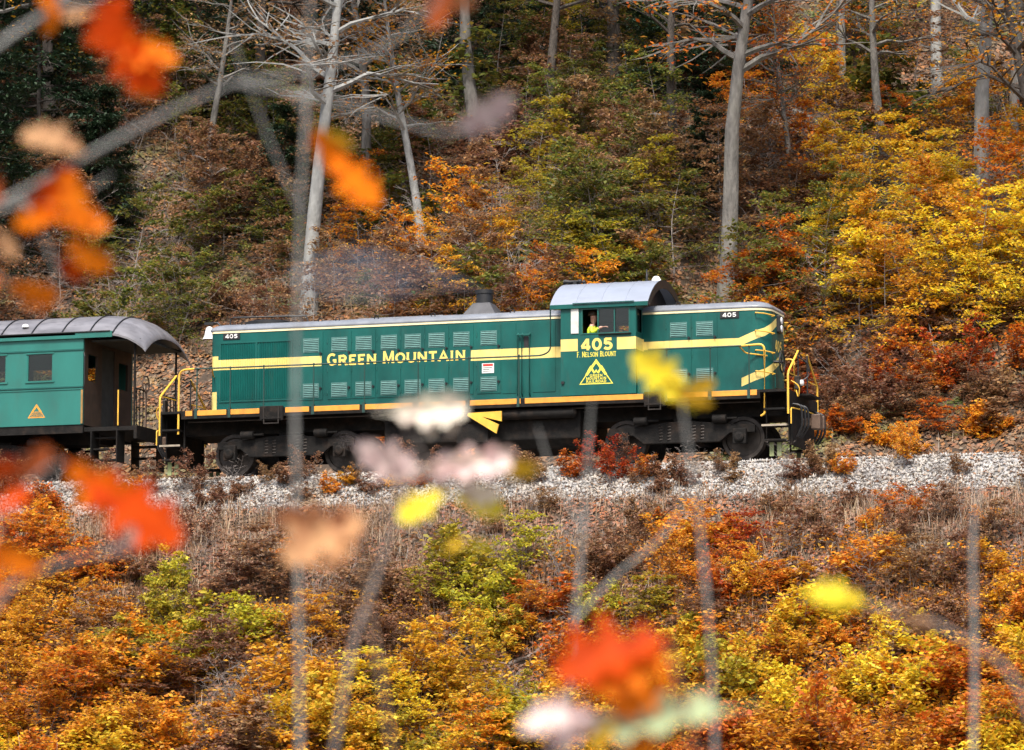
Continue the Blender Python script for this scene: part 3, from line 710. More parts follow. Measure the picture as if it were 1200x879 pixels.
# steps, pilots, couplers, hoses
for e in (-1, 1):
    xa, xb = (-8.25, -7.75) if e < 0 else (6.80, 7.36)
    for s in (-1, 1):
        sp_ = MB()
        for x in (xa + .001, xb - .03): sp_.box(x, x + .029, s * 1.10, s * 1.18, .30, 1.49)
        so = sp_.build('step_stringer', M_under, loco)
        for z in (.36, .70, 1.08): MB().box(xa + .03, xb - .03, s * 1.12, s * 1.50, z, z + .045).build('step', M_under, so, bevel=.006)
        MB().box(xa - .02, xb + .02, s * 1.513, s * 1.53, .70, .745).build('step_edge', MATS.get('step_edge') or mat('step_edge', (.32, .27, .20), .7), so)
        for x in (xa + .12, xa + .3): MB().box(x, x + .10, s * 1.30, s * 1.33, .02, .34).build('rail_guard', MATS.get('olive') or mat('olive', (.20, .23, .10), .7), so)
    xp = 7.36 if e > 0 else -8.29
    MB().box(xp, xp + .05, -1.46, 1.46, 1.05, 1.555).build('end_beam', M_under, loco)
    MB().box(xp + .002, xp + .048, -1.1, 1.1, .30, 1.049).build('pilot', M_under, loco)
    cp = MB(); x0 = xp + (.04 if e > 0 else .01); x1 = x0 + e * .45
    cp.box(x0, x0 + e * .25, -.11, .11, .82, 1.02); cp.box(x0 + e * .22, x1, -.17, .10, .74, 1.10); cp.box(x1 - e * .12, x1 + e * .03, .09, .20, .76, 1.08)
    cp.build('coupler', M_rail, loco, bevel=.03)
    for k, y in enumerate((-1.05, -.85, -.66, .55, .8, 1.0)):
        hz = MB(); o_ = .25 + .03 * (k % 3)
        hz.tube(bend([(xp + e * .03, y, 1.25), (xp + e * o_, y, 1.22), (xp + e * (o_ + .02), y + .05, .75), (xp + e * .12, y + .12, .50)], .2), .026, 8)
        hz.build('air_hose', M_black, loco, smooth=True)
    cl = MB(); cl.tube(bend([(xp + e * .10, -1.42, .75), (xp + e * .10, -1.42, 1.12), (xp + e * .12, -.3, 1.18), (xp + e * .28, 0, 1.12)], .08), .016); cl.build('uncoupling_lever', M_yel, loco, smooth=True)
    MB().box(xp + e * .0 if e < 0 else xp + .05, xp + e * .35, -.5, .5, 1.50, 1.545).build('drop_step', M_under, loco)
    mu = MB().box(xp + e * .06 if e > 0 else xp - .10, xp + e * .18, -.92, -.72, 1.60, 1.92).build('receptacle_box', M_steel, loco, bevel=.02)
    MB().lathe([(.07, 0), (.07, .05), (.04, .07)], (xp + e * .19, -.82, 1.76), 'X', 12).build('receptacle_cap', M_white, mu)
    MB().tube(bend([(xp + e * .10, -.9, 1.58), (xp + e * .2, -1.1, 1.35), (xp + e * .25, -1.15, 1.65), (xp + e * .05, -1.2, 1.78)], .15), .014, 6).build('jumper_cable', M_yel, loco, smooth=True)
    MB().tube(bend([(xp + e * .02, -.6, 2.45), (xp + e * .30, -.5, 2.25), (xp + e * .32, -.5, 1.95), (xp + e * .12, -.6, 1.8)], .1), .016, 6).build('jumper_cable', M_black, loco, smooth=True)

# under frame
MB().box(-7.9, 7.2, -.75, .75, 1.02, 1.498).build('centre_sill', M_under, loco)
MB().prism([(-1.15, .62), (-.9, .42), (.9, .42), (1.15, .62), (1.15, 1.30), (-1.15, 1.30)], -2.6, 2.3, 'X').build('fuel_tank', M_under, loco, bevel=.03)
for s in (-1, 1):
    for x0, x1, z, r in ((-2.4, -.6, 1.20, .12), (.2, 2.2, 1.20, .12)):
        MB().lathe([(r * .5, x0 - .06), (r, x0), (r, x1), (r * .5, x1 + .06)], (0, s * 1.30, z), 'X', 16).build('air_reservoir', M_under, loco, smooth=True)
    MB().box(-.7, .1, s * 1.16, s * 1.40, .55, 1.0).build('battery_box', M_under, loco, bevel=.02)
    MB().tube([(-7.6, s * 1.33, 1.30), (6.7, s * 1.33, 1.30)], .022, 6).build('pipe', M_steel, loco)
MB().prism([(-.38, 1.19), (-.36, 1.255), (.47, 1.275), (.47, 1.03), (-.02, 1.16), (.40, .96), (.34, .745)], -1.52, -1.47, 'Y').build('forked_bracket', M_yel, loco)

# trucks
def truck(parent, xc, wb, rw, name='truck', loco_style=True):
    tr = MB()
    for s in (-1, 1):
        y0, y1 = s * .98, s * 1.12
        hw = wb / 2
        tr.prism([(xc - hw - .35, .62), (xc - hw + .25, .62), (xc - hw + .5, .42), (xc + hw - .5, .42), (xc + hw - .25, .62), (xc + hw + .35, .62), (xc + hw + .35, .80), (xc + hw - .3, .84), (xc + .3, .92), (xc - .3, .92), (xc - hw + .3, .84), (xc - hw - .35, .80)], y0, y1, 'Y')
    tr.box(xc - .22, xc + .22, -.97, .97, .50, 1.0)
    t = tr.build(name, M_under, parent, bevel=.015)
    for ax in (xc - wb / 2, xc + wb / 2):
        for s in (-1, 1):
            w = MB(); yy = s * .78
            pr = [(.10, -.03), (rw * .80, -.02), (rw * .84, -.065), (rw, -.065), (rw + .03, .055), (rw + .03, .075), (rw * .84, .075), (rw * .80, .02), (.10, .03)]
            w.lathe([(r_, h_ * -s) for r_, h_ in pr], (ax, yy, rw), 'Y', 28)
            w.lathe([(.09, -.1), (.09, .1)], (ax, yy, rw), 'Y', 12)
            w.build('wheel', M_steel, t, smooth=True)
            jb = MB().box(ax - .16, ax + .16, s * 1.04, s * 1.22, rw - .16, rw + .2)
            jb.lathe([(.12, 0), (.12, .05), (.07, .07)] if s > 0 else [(.12, 0), (.12, -.05), (.07, -.07)], (ax, s * 1.22, rw), 'Y', 14)
            jb.build('journal_box', M_under, t, bevel=.015)
        MB().lathe([(.08, -.75), (.08, .75)], (ax, 0, rw), 'Y', 10).build('axle', M_steel, t)
    for s in (-1, 1):
        for dx in (-.5, -.3, .3, .5):
            sp_ = MB(); n = 40
            sp_.tube([(xc + dx + .07 * math.cos(k * .9), s * 1.06 + .07 * math.sin(k * .9), .45 + .42 * k / n) for k in range(n + 1)], .018, 5); sp_.build('spring', M_steel, t)
        for dx in (-.95, .95):
            MB().lathe([(.10, -.16), (.10, .16), (.03, .18), (.03, .42)], (xc + dx, s * 1.2, .95), 'X', 12).build('brake_cylinder', M_under, t, smooth=True)
    return t
truck(loco, 4.75, 2.84, .51); truck(loco, -5.15, 2.84, .51)

# ------------------------------------------------------------------ driver in the cab
def skin_mesh(name, verts, edges, radii, mt, parent=None, sub=2, root=0):
    me = bpy.data.meshes.new(name); me.from_pydata(verts, edges, []); me.materials.append(mt)
    o = link(name, me, parent)
    m = o.modifiers.new('skin', 'SKIN'); m.use_smooth_shade = True
    for i, r_ in enumerate(radii):
        me.skin_vertices[0].data[i].radius = (r_, r_) if not isinstance(r_, tuple) else r_
    me.skin_vertices[0].data[root].use_root = True
    sb = o.modifiers.new('sub', 'SUBSURF'); sb.levels = sub; sb.render_levels = sub
    return o
PX, PYY, PZ0 = 2.62, -1.21, 2.69       # seat contact
person = empty('person', (PX, PYY, PZ0), 'train driver in a yellow hi-vis vest looking out of the open cab window', 'person')
V_ = [(0, 0, .10), (.0, 0, .32), (.01, 0, .52), (.02, 0, .60), (.035, -.005, .68), (.04, -.01, .76), (.035, -.01, .84),
      (.02, -.17, .53), (.08, -.24, .36), (.26, -.27, .475), (.34, -.25, .49),
      (.02, .17, .53), (.10, .22, .32), (.34, .14, .36), (.42, .12, .37),
      (.05, -.10, .08), (.44, -.13, .09), (.46, -.13, -.34), (.58, -.14, -.44),
      (.05, .10, .08), (.44, .13, .09), (.46, .13, -.34), (.58, .14, -.44)]
E_ = [(0, 1), (1, 2), (2, 3), (3, 4), (4, 5), (5, 6), (2, 7), (7, 8), (8, 9), (9, 10), (2, 11), (11, 12), (12, 13), (13, 14), (0, 15), (15, 16), (16, 17), (17, 18), (0, 19), (19, 20), (20, 21), (21, 22)]
Rr = [.13, .125, .12, .058, .075, .095, .07, .06, .045, .036, .03, .06, .045, .036, .03, .085, .065, .05, .04, .085, .065, .05, .04]
body = skin_mesh('body', V_, E_, Rr, M_skin, person)
fc = MB()   # nose, ears
fc.add([(.155, -.012, .745), (.125, -.03, .735), (.125, .01, .735), (.125, -.01, .80)], [(0, 1, 3), (0, 3, 2), (0, 2, 1)])
for s in (-1, 1): fc.lathe([(.012, -.008), (.028, 0), (.012, .008)], (.03, -.01 + s * .098, .76), 'Y', 10)
fc.build('nose_and_ears', M_skin, person, smooth=True)
ey = MB()
for s in (-1, 1): ey.lathe([(.004, -.004), (.011, .0), (.004, .006)], (.132, -.01 + s * .036, .79), 'X', 8)
ey.box(.128, .135, -.035, .015, .70, .707)
ey.build('eyes_and_mouth', M_hair, person)
hr_ = MB(); hr_.rings([[(.028 + r_ * 1.12 * math.cos(a) - k, -.01 + r_ * math.sin(a), z) for a in np.linspace(0, 2 * math.pi, 17)[:-1]] for r_, z, k in ((.085, .785, .03), (.108, .81, .022), (.108, .85, .01), (.085, .895, .004), (.045, .92, 0))])
hr_.build('hair', M_hair, person, smooth=True)
skin_mesh('vest', V_[:3] + [(.02, -.15, .52), (.02, .15, .52)], [(0, 1), (1, 2), (2, 3), (2, 4)], [.142, .14, .135, .085, .085], M_vest, person)
skin_mesh('shirt_sleeve', [V_[7], V_[8], V_[9]], [(0, 1), (1, 2)], [.068, .055, .046], M_vest, person, 2)
skin_mesh('shirt_sleeve', [V_[11], V_[12], V_[13]], [(0, 1), (1, 2)], [.068, .055, .046], M_vest, person, 2)
skin_mesh('trousers', [V_[0]] + V_[15:18] + V_[19:22], [(0, 1), (1, 2), (2, 3), (0, 4), (4, 5), (5, 6)], [.14, .095, .075, .062, .095, .075, .062], M_trouser, person)
for s, base in ((-1, V_[10]), (1, V_[14])):
    hd = MB()
    b0 = Vector(base)
    hd.rings([[(b0.x + x_, b0.y + .036 * math.cos(a) * w_, b0.z + .016 * math.sin(a)) for a in np.linspace(0, 2 * math.pi, 9)[:-1]] for x_, w_ in ((-.02, .7), (.03, 1.0), (.075, .95))])
    for k, (dy, ln) in enumerate(((-.027, .062), (-.009, .074), (.009, .07), (.026, .055))):
        hd.tube([b0 + Vector((.065, dy, 0)), b0 + Vector((.065 + ln * .55, dy, .002)), b0 + Vector((.065 + ln, dy, -.022))], [.010, .009, .007], 6)
    hd.tube([b0 + Vector((.01, .03, 0)), b0 + Vector((.045, .056, -.002)), b0 + Vector((.075, .058, -.012))], [.011, .010, .008], 6)
    hd.build('hand', M_skin, person, smooth=True)

# ------------------------------------------------------------------ coach
coach = empty('passenger_coach', (0, 0, 0), 'green wooden passenger coach with grey arched roof and an open end platform', 'coach')
XE, XL = -10.33, -27.0
wins = []
x = -11.14
while x > XL + 1.6: wins.append((x - .70, x)); x -= 1.26
cb = MB()
for s in (-1, 1):
    wall_with_holes(cb, XL, XE, 1.33, 3.56, [(a, b_, 2.44, 3.10) for a, b_ in wins], lambda b, a, c, z0, z1: b.box(a, c, s * 1.50, s * 1.44, z0, z1))
cb.box(XL + .001, XL + .06, -1.44, 1.44, 1.33, 3.56)
cbody = cb.build('coach_body', M_coach, coach)
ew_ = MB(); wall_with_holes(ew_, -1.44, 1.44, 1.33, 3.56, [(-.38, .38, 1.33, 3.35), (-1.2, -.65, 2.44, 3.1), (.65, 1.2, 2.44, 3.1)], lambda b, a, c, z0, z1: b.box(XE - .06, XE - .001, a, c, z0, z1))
ew_.build('end_wall', mat('end_wall_shaded_brown', (.045, .028, .018), .7, var=.3, scale=5), coach)  # wood brown darkened in the colour for the shade under the platform roof
MB().box(XE - .05, XE - .02, -.375, .375, 1.34, 3.345).build('end_door', M_dark, coach, bevel=.01)
MB().box(XL + .1, XE - .1, -1.42, 1.42, 1.30, 1.36).build('coach_floor', M_dark, coach)
for s in (-1, 1):
    for a, b_ in wins:
        wfm = MB()
        wfm.box(a - .04, b_ + .04, s * 1.50, s * 1.525, 2.395, 2.435); wfm.box(a - .03, b_ + .03, s * 1.50, s * 1.515, 3.105, 3.135)
        wfm.box(a + .001, a + .03, s * 1.49, s * 1.46, 2.441, 3.099); wfm.box(b_ - .03, b_ - .001, s * 1.49, s * 1.46, 2.441, 3.099)
        o = wfm.build('coach_window', M_coach, coach)
        MB().box(a + .03, b_ - .03, s * 1.475, s * 1.47, 2.441, 3.099).build('pane', M_glass, o)
    MB().box(XL, XE, s * 1.501, s * 1.522, 3.16, 3.195).build('letterboard_moulding', M_plainG, coach)
    MB().box(XL, XE, s * 1.501, s * 1.525, 2.245, 2.275).build('belt_rail', M_plainG, coach)
    MB().box(XL, XE, s * 1.501, s * 1.516, 2.19, 2.215).build('belt_rail', M_coach, coach)
    MB().box(XE - .045, XE + .005, s * 1.502, s * 1.515, 1.35, 2.18).build('corner_strip', MATS.get('dull_ochre') or mat('dull_ochre', (.30, .17, .05), .7), coach)
    MB().box(XL, XE, s * 1.42, s * 1.48, 1.12, 1.328).build('coach_sill', M_under, coach)
    MB().tube([(XE + .03, s * 1.53, 2.2), (XE + .06, s * 1.55, 2.3), (XE + .06, s * 1.55, 3.0), (XE + .03, s * 1.53, 3.1)], .014, 6).build('grab_iron', M_black, coach)
em = MB(); mp = side(-1.503)
ribbon(em, [(-11.565, 1.85), (-11.78, 1.535), (-11.35, 1.535), (-11.565, 1.85)], .03, 0, mp)
ribbon(em, [(-11.69, 1.66), (-11.565, 1.83), (-11.44, 1.66)], .05, .0006, mp)
lettering(em, 'GREEN', side(-1.5055), -11.65, 1.645, .17, .04, .2); lettering(em, 'MOUNTAIN', side(-1.5055), -11.70, 1.60, .27, .036, .2); lettering(em, 'RAILROAD', side(-1.5055), -11.71, 1.556, .29, .036, .2)
em.build('emblem', M_sill, coach)
# roof: arched, drooping over the platform
def roof_ring(x, k, drop):
    out = []
    for y in np.linspace(-1.56, 1.56, 21):
        out.append((x, y * (1 - .10 * k), 3.58 - drop + (.58 - .12 * k) * (1 - abs(y / 1.56) ** 2.4)))
    return out
rx = [(XL - .8, 0, 0), (-20, 0, 0), (XE - .2, 0, 0), (-10.0, .05, .0), (-9.7, .12, .02), (-9.4, .25, .07), (-9.15, .42, .15), (-8.95, .62, .26), (-8.80, .82, .37), (-8.72, 1.0, .47)]
top = [roof_ring(*a) for a in rx]
rfm = MB()
rfm.rings([r_ + [(p[0], p[1], p[2] - .05) for p in r_[::-1]] for r_ in top])
crf = rfm.build('coach_roof', M_coach_roof, coach, smooth=True)
for x in list(np.arange(-10.9, XL, -.82)) + [-10.15, -9.55]:
    rr_ = roof_ring(x, 0, 0) if x < XE - .2 else (roof_ring(x, .03, 0) if x < -10 else roof_ring(x, .19, .045))
    q = MB(); q.tube([(a, b_, c + .006) for a, b_, c in rr_], .022, 6); q.build('roof_strap', M_black, crf, smooth=True)
for s in (-1, 1):
    MB().box(XL, -9.55, s * 1.50, s * 1.56, 3.45, 3.60).build('eave_board', M_coach, coach)
    MB().tube([(XL, s * 1.57, 3.60), (-9.6, s * 1.57, 3.60)], .018, 6).build('roof_gutter', M_black, coach)
MB().lathe([(.05, 0), (.09, .02), (.08, .08), (.02, .10)], (-12.0, -1.28, 3.80), 'Z', 10).build('roof_vent', M_white, coach, smooth=True)
MB().box(-10.6, -9.7, -1.22, -1.17, 3.78, 3.80).build('roof_walk', M_coach_roof, coach)
# platform
MB().box(XE + .001, -8.95, -1.40, 1.40, 1.16, 1.26).build('platform', M_under, coach)
MB().box(-9.0, -8.92, -1.42, 1.42, .95, 1.27).build('buffer_beam', M_under, coach)
MB().box(-10.2, -8.9, -1.3, 1.3, 3.38, 3.42).build('platform_ceiling', M_dark, coach)
for s in (-1, 1):
    pz = MB()
    for k in range(4): pz.tube([(-9.05, s * (.55 + .2 * k), 1.26), (-9.05, s * (.55 + .2 * k), 2.2)], .014, 6)
    pz.tube([(-9.05, s * .5, 2.2), (-9.05, s * 1.2, 2.2)], .022); pz.build('platform_railing', M_under, coach)
    MB().tube([(-9.05, s * 1.28, 1.2), (-9.05, s * 1.28, 3.42)], .03).build('platform_post', M_under, coach)
    MB().tube([(-9.42, s * 1.42, 1.28), (-9.42, s * 1.42, 2.15)], .018).build('grab_iron', M_yel, coach)
    stp = MB()
    for k, z in enumerate((.42, .70, .98)): stp.box(-10.1, -9.45, s * (1.45 - .1 * k), s * (1.15 - .1 * k), z, z + .04)
    for x in (-10.13, -9.449): stp.box(x, x + .029, s * 1.0, s * 1.46, .38, 1.15)
    stp.build('platform_steps', M_under, coach)
cpc = MB().box(-8.93, -8.75, -.12, .12, .8, 1.05).box(-8.78, -8.64, -.2, .2, .76, 1.1); cpc.build('coupler', M_rail, coach, bevel=.03)
bwl = MB(); bwl.tube([(-8.98 + 0, -.75 + .2 * math.cos(a), 2.35 + .2 * math.sin(a)) for a in np.linspace(0, 6.283, 20)], .018, 6, False); bwl.tube([(-8.98, -.75, 1.26), (-8.98, -.75, 2.35)], .02); bwl.tube([(-8.98, -.95, 2.35), (-8.98, -.55, 2.35)], .012); bwl.build('brake_wheel', M_rail, coach)
truck(coach, -12.7, 2.4, .46, 'coach_truck'); truck(coach, -24.5, 2.4, .46, 'coach_truck')
MB().box(-20, -15.5, -.9, .9, .6, 1.15).build('battery_box', M_under, coach)
MB().box(XL, XE, -.4, .4, .95, 1.299).build('centre_sill', M_under, coach)

# ------------------------------------------------------------------ foliage builders
def leaf_arrays(C, size, rng, flat=.6, aspect=.62, droop=.25):
    """one folded four-point leaf per centre"""
    n = len(C); C = np.asarray(C, float)
    a = rng.uniform(0, 2 * np.pi, n)
    d = np.stack([np.cos(a), np.sin(a), rng.normal(-droop, .35, n)], 1); d /= np.linalg.norm(d, axis=1)[:, None]
    up = np.stack([rng.normal(0, 1 - flat, n), rng.normal(0, 1 - flat, n), np.ones(n)], 1)
    s = np.cross(d, up); s /= np.linalg.norm(s, axis=1)[:, None]; nn = np.cross(s, d)
    L = (np.asarray(size) * rng.uniform(.7, 1.25, n))[:, None]
    w = L * aspect * .5; f = L * rng.uniform(.03, .14, n)[:, None]
    V = np.stack([C - d * L * .5, C + s * w + nn * f, C + d * L * .5 - nn * f * .4, C - s * w + nn * f], 1).reshape(-1, 3)
    i = 4 * np.arange(n)[:, None]
    F = np.concatenate([i + np.array([[0, 1, 2]]), i + np.array([[0, 2, 3]])], 1).reshape(-1, 3)
    return V, F

def path(rng, p, d, L, n, wob, bendz=0.):
    p = np.array(p, float); d = np.array(d, float); d /= np.linalg.norm(d); out = [p.copy()]
    for k in range(n):
        d = d + rng.normal(0, wob, 3); d[2] += bendz; d /= np.linalg.norm(d)
        p = p + d * L / n; out.append(p.copy())
    return out

def plant(name, rng, ht, r0, bark, leafm, first=.3, nl=14, llen=.3, lelev=.35, lwob=.13, lbend=-.01, twigs=5, tl=.35, leaves=6, lsize=.11,
          flat=.7, spread=.12, lean=.04, stems=1, stem_w=.035, sides=7, aspect=.62, droop=.25, zflat=.5):
    """a woody plant: stem(s), limbs with twigs, and leaves along the twigs. returns an Empty with its parts"""
    root = empty(name)
    tk = MB(); br = MB(); LC = []
    for s_ in range(stems):
        off = np.array([rng.normal(0, .08), rng.normal(0, .08), -.25]) if stems > 1 else np.array([0, 0, -.35])
        ln = lean if stems == 1 else (lean + .28) * rng.uniform(.3, 1.7)
        a0 = rng.uniform(0, 6.28)
        hh = ht * (1 if stems == 1 else rng.uniform(.45, 1.1))
        tp = path(rng, off, (math.cos(a0) * ln, math.sin(a0) * ln, 1), hh + .3, 10, stem_w, .01)
        rad = [max(r0 * (1 - i / 10.) ** .8, r0 * .10) for i in range(11)]
        if stems == 1: rad[0] *= 1.35
        tk.tube(tp, rad, sides, False)
        for k in range(nl):
            f = first + (1 - first) * (k + rng.uniform(0, .9)) / nl
            i = min(int(f * 10), 9); fr = f * 10 - i
            p = tp[i] * (1 - fr) + tp[i + 1] * fr
            a = k * 2.4 + rng.uniform(-.6, .6) + a0
            Ll = hh * llen * (1.15 - .75 * (f - first) / (1 - first + 1e-6)) * rng.uniform(.65, 1.2)
            el = lelev + .35 * f + rng.normal(0, .12)
            lp = path(rng, p, (math.cos(a), math.sin(a), el), Ll, 5, lwob, lbend)
            rl = min(rad[i] * .55, r0 * .42)
            br.tube(lp, [rl * (1 - .17 * q) for q in range(6)], 5 if r0 > .05 else 4, False)
            for j in range(twigs):
                g = rng.uniform(.2, 1); ii_ = min(int(g * 5), 4); q = g * 5 - ii_
                tpnt = lp[ii_] * (1 - q) + lp[ii_ + 1] * q
                dd = lp[ii_ + 1] - lp[ii_]; dd = dd / np.linalg.norm(dd)
                sd = np.array([-dd[1], dd[0], 0]) * rng.choice([-1, 1]) * rng.uniform(.4, 1.1)
                t2 = path(rng, tpnt, dd * .7 + sd + np.array([0, 0, rng.normal(.05, .2)]), Ll * tl * rng.uniform(.6, 1.3), 3, .15, lbend)
                br.tube(t2, [max(rl * .35, .0035), max(rl * .28, .003), max(rl * .2, .0025), .002], 3, False)
                for _ in range(leaves):
                    h_ = rng.uniform(.1, 1.05) * 3; h_ = min(h_, 2.999); e = int(h_); q2 = h_ - e
                    LC.append(t2[e] * (1 - q2) + t2[e + 1] * q2 + rng.normal(0, spread, 3) * np.array([1, 1, zflat]))
    tk.build('trunk' if r0 > .05 else 'stem', bark, root, smooth=True)
    if br.v: tag(br.build('branches', bark, root, smooth=True), kind='stuff')
    if leaves:
        Vv, Ff = leaf_arrays(LC, lsize, rng, flat, aspect, droop)
        tag(link('crown', np_mesh('crown', Vv, Ff, leafm), root), kind='stuff')
    return root

def near_what(px):
    for x1, w in ((110, 'the coach'), (240, 'the coach coupling'), (385, 'the radiator end'), (550, 'the lettered hood'), (640, 'the exhaust stack'), (760, 'the cab'), (905, 'the short hood'), (1030, 'the front coupler')):
        if px < x1: return w
    return 'the track ahead'
USED = set()
def put(proto, loc, rz, sc, leafm=None, label=None, cat=None, group=None, bark=None, tilt=(0, 0)):
    o = proto if proto.name not in USED else copy_tree(proto)
    USED.add(proto.name)
    o.location = loc; o.rotation_euler = (tilt[0], tilt[1], rz); o.scale = (sc,) * 3 if not isinstance(sc, tuple) else sc
    for c in o.children:
        mt = leafm if c.name.startswith('crown') else bark
        if mt and len(c.material_slots):
            c.material_slots[0].link = 'OBJECT'; c.material_slots[0].material = mt
    for k in ('label', 'category', 'group'):
        if k in o: del o[k]
    tag(o, label, cat, group)
    return o

rng = np.random.RandomState(11)
# ---- forest trees behind the train
trees = [plant('forest_tree', rng, 17 + k, .26 + .03 * k, M_bark_grey, M_gold, first=.38, nl=30, llen=.19, lelev=.3, lwob=.22, twigs=11, tl=.5, leaves=8, lsize=.19, spread=.3, lean=.05, sides=10) for k in range(3)]
def hill_tree(proto, px, py, sc, leafm, label, group=None, bark=M_bark_grey, tilt=(0, 0), cat='tree', rz=None):
    g = ground_at(px, py, behind=True)
    if g is None: return None
    if group:
        tall = sc > (.62 if cat == 'sapling' else .68)
        label = ('tall ' if tall else 'small ') + label + (' low' if py > 240 else ' high') + ' on the hillside behind ' + near_what(px)
    z = float(H(g[0], g[1]))
    return put(proto, (g[0], g[1], z), rng.uniform(0, 6.28) if rz is None else rz, sc, leafm, label, cat, group, bark, tilt)

hill_tree(trees[0], 362, 372, .95, M_rust, 'straight pale grey trunk rising behind the rear of the long hood', bark=M_bark_pale)
hill_tree(trees[1], 852, 352, .92, M_orange, 'brownish grey tree leaning right above the short hood of the locomotive', bark=M_bark_grey, tilt=(0, R(4.5)))
hill_tree(trees[2], 1150, 300, .85, M_yellow, 'pale forked-looking trunk with yellow leaves at the right of the hillside', bark=M_bark_pale, tilt=(0, R(-3)))
LB = {'g': 'grey-barked sparse-leaved tree', 'd': 'dark-barked sparse-leaved tree', 'p': 'pale-barked sparse-leaved tree'}
BK = {'g': M_bark_grey, 'd': M_bark_dark, 'p': M_bark_pale}
tl_ = [(495, 300, .55, 'p', M_gold), (430, 250, .6, 'g', M_rust), (560, 200, .7, 'g', M_gold), (640, 170, .6, 'd', M_green), (720, 120, .75, 'd', M_lime),
       (790, 190, .55, 'd', M_green), (930, 250, .45, 'g', M_orange), (985, 120, .6, 'g', M_gold), (1040, 210, .5, 'g', M_orange), (1100, 120, .7, 'p', M_yellow), (1185, 180, .6, 'g', M_gold),
       (310, 180, .7, 'd', M_rust), (240, 230, .5, 'g', M_rust), (60, 150, .7, 'd', M_rust), (-30, 260, .8, 'g', M_gold), (1240, 320, .8, 'd', M_gold), (-80, 120, .9, 'd', M_rust),
       (150, 60, .8, 'd', M_rust), (420, 60, .8, 'g', M_gold), (520, 20, .8, 'd', M_rust), (640, -20, .8, 'g', M_green), (860, 20, .8, 'g', M_orange), (1010, -20, .8, 'd', M_gold), (1180, 20, .8, 'g', M_orange), (760, -60, .9, 'd', M_lime), (300, -60, .9, 'g', M_rust)]
for k, (px, py, sc, b_, lm_) in enumerate(tl_):
    hill_tree(trees[k % 3], px, py, sc * rng.uniform(.9, 1.1), lm_, LB[b_], {'g': 'grey forest trees', 'd': 'dark forest trees', 'p': 'pale forest trees'}[b_], BK[b_], (rng.normal(0, .04), rng.normal(0, .05)))

# ---- hemlocks, dark, mostly on the left
hem = [plant('hemlock', rng, 9 + 2 * k, .12, M_bark_dark, M_needle, first=.06, nl=60, llen=.25, lelev=-.05, lbend=-.035, twigs=10, tl=.45, leaves=18, lsize=.27, flat=.8, spread=.12, lean=.02, aspect=.38) for k in range(2)]
hl_ = [(120, 300, .6), (40, 230, .8), (275, 150, .7), (90, 90, .9), (330, 290, .5), (0, 330, .7), (545, 110, .7), (700, 60, .8), (790, 120, .7), (450, 180, .55), (-60, 180, 1), (20, 60, 1), (830, 250, .4), (230, 40, 1.0), (610, 90, .6), (880, 130, .55), (400, 110, .7)]
for k, (px, py, sc) in enumerate(hl_):
    hill_tree(hem[k % 2], px, py, sc, M_needle, 'dark green hemlock', 'hemlocks', M_bark_dark)

# ---- leafy understory saplings behind the train
sap = [plant('understory_sapling', rng, 3.6 + .5 * k, .035, M_twig, M_yellow, first=.12, nl=24, llen=.44, lelev=.05, lbend=-.02, twigs=7, tl=.55, leaves=11, lsize=.17, flat=.85, spread=.12, lean=.10, zflat=.3, stem_w=.07) for k in range(3)]
COLS = {'y': ('yellow', M_yellow), 'o': ('orange', M_orange), 'b': ('rust brown', M_rust), 'g': ('green', M_green), 'l': ('yellow-green', M_lime), 'd': ('golden', M_gold), 'r': ('red', M_red)}
def zone_back(px, py):
    if px > 960:
        if py > 380: return 'bbbor'
        if py > 190: return 'yyydo'
        return 'dbbgbo'
    if px > 820: return 'obbyd' if py < 180 else 'bogbb'
    if px > 620: return 'ggldbl' if py < 330 else 'gob'
    if px > 400: return 'bbodbg' if py > 200 else 'bgdbg'
    return 'bbgbg'
for k in range(290):
    px = rng.uniform(-60, 1270); py = rng.uniform(30, 430)
    if rng.rand() > (.5 if px > 800 and py < 250 else 1.0 if px > 600 else .8): continue
    c = rng.choice(list(zone_back(px, py - 60)))
    hill_tree(sap[k % 3], px, py, rng.uniform(.42, .85), COLS[c][1], COLS[c][0] + '-leaved sapling', COLS[c][0] + ' hillside saplings', M_twig, cat='sapling')
for px, py, c, sc in [(1070, 365, 'y', .8), (1130, 380, 'y', .8), (1185, 350, 'y', .9), (1010, 340, 'd', .7), (1160, 300, 'y', .8), (1100, 320, 'd', .8), (985, 130, 'y', .7), (880, 150, 'o', .7), (640, 350, 'o', .45), (575, 330, 'd', .5), (1050, 420, 'b', .6), (740, 280, 'g', .7), (690, 310, 'g', .6), (920, 90, 'o', .8)]:
    hill_tree(sap[0], px, py, sc, COLS[c][1], COLS[c][0] + '-leaved sapling', COLS[c][0] + ' hillside saplings', M_twig, cat='sapling')

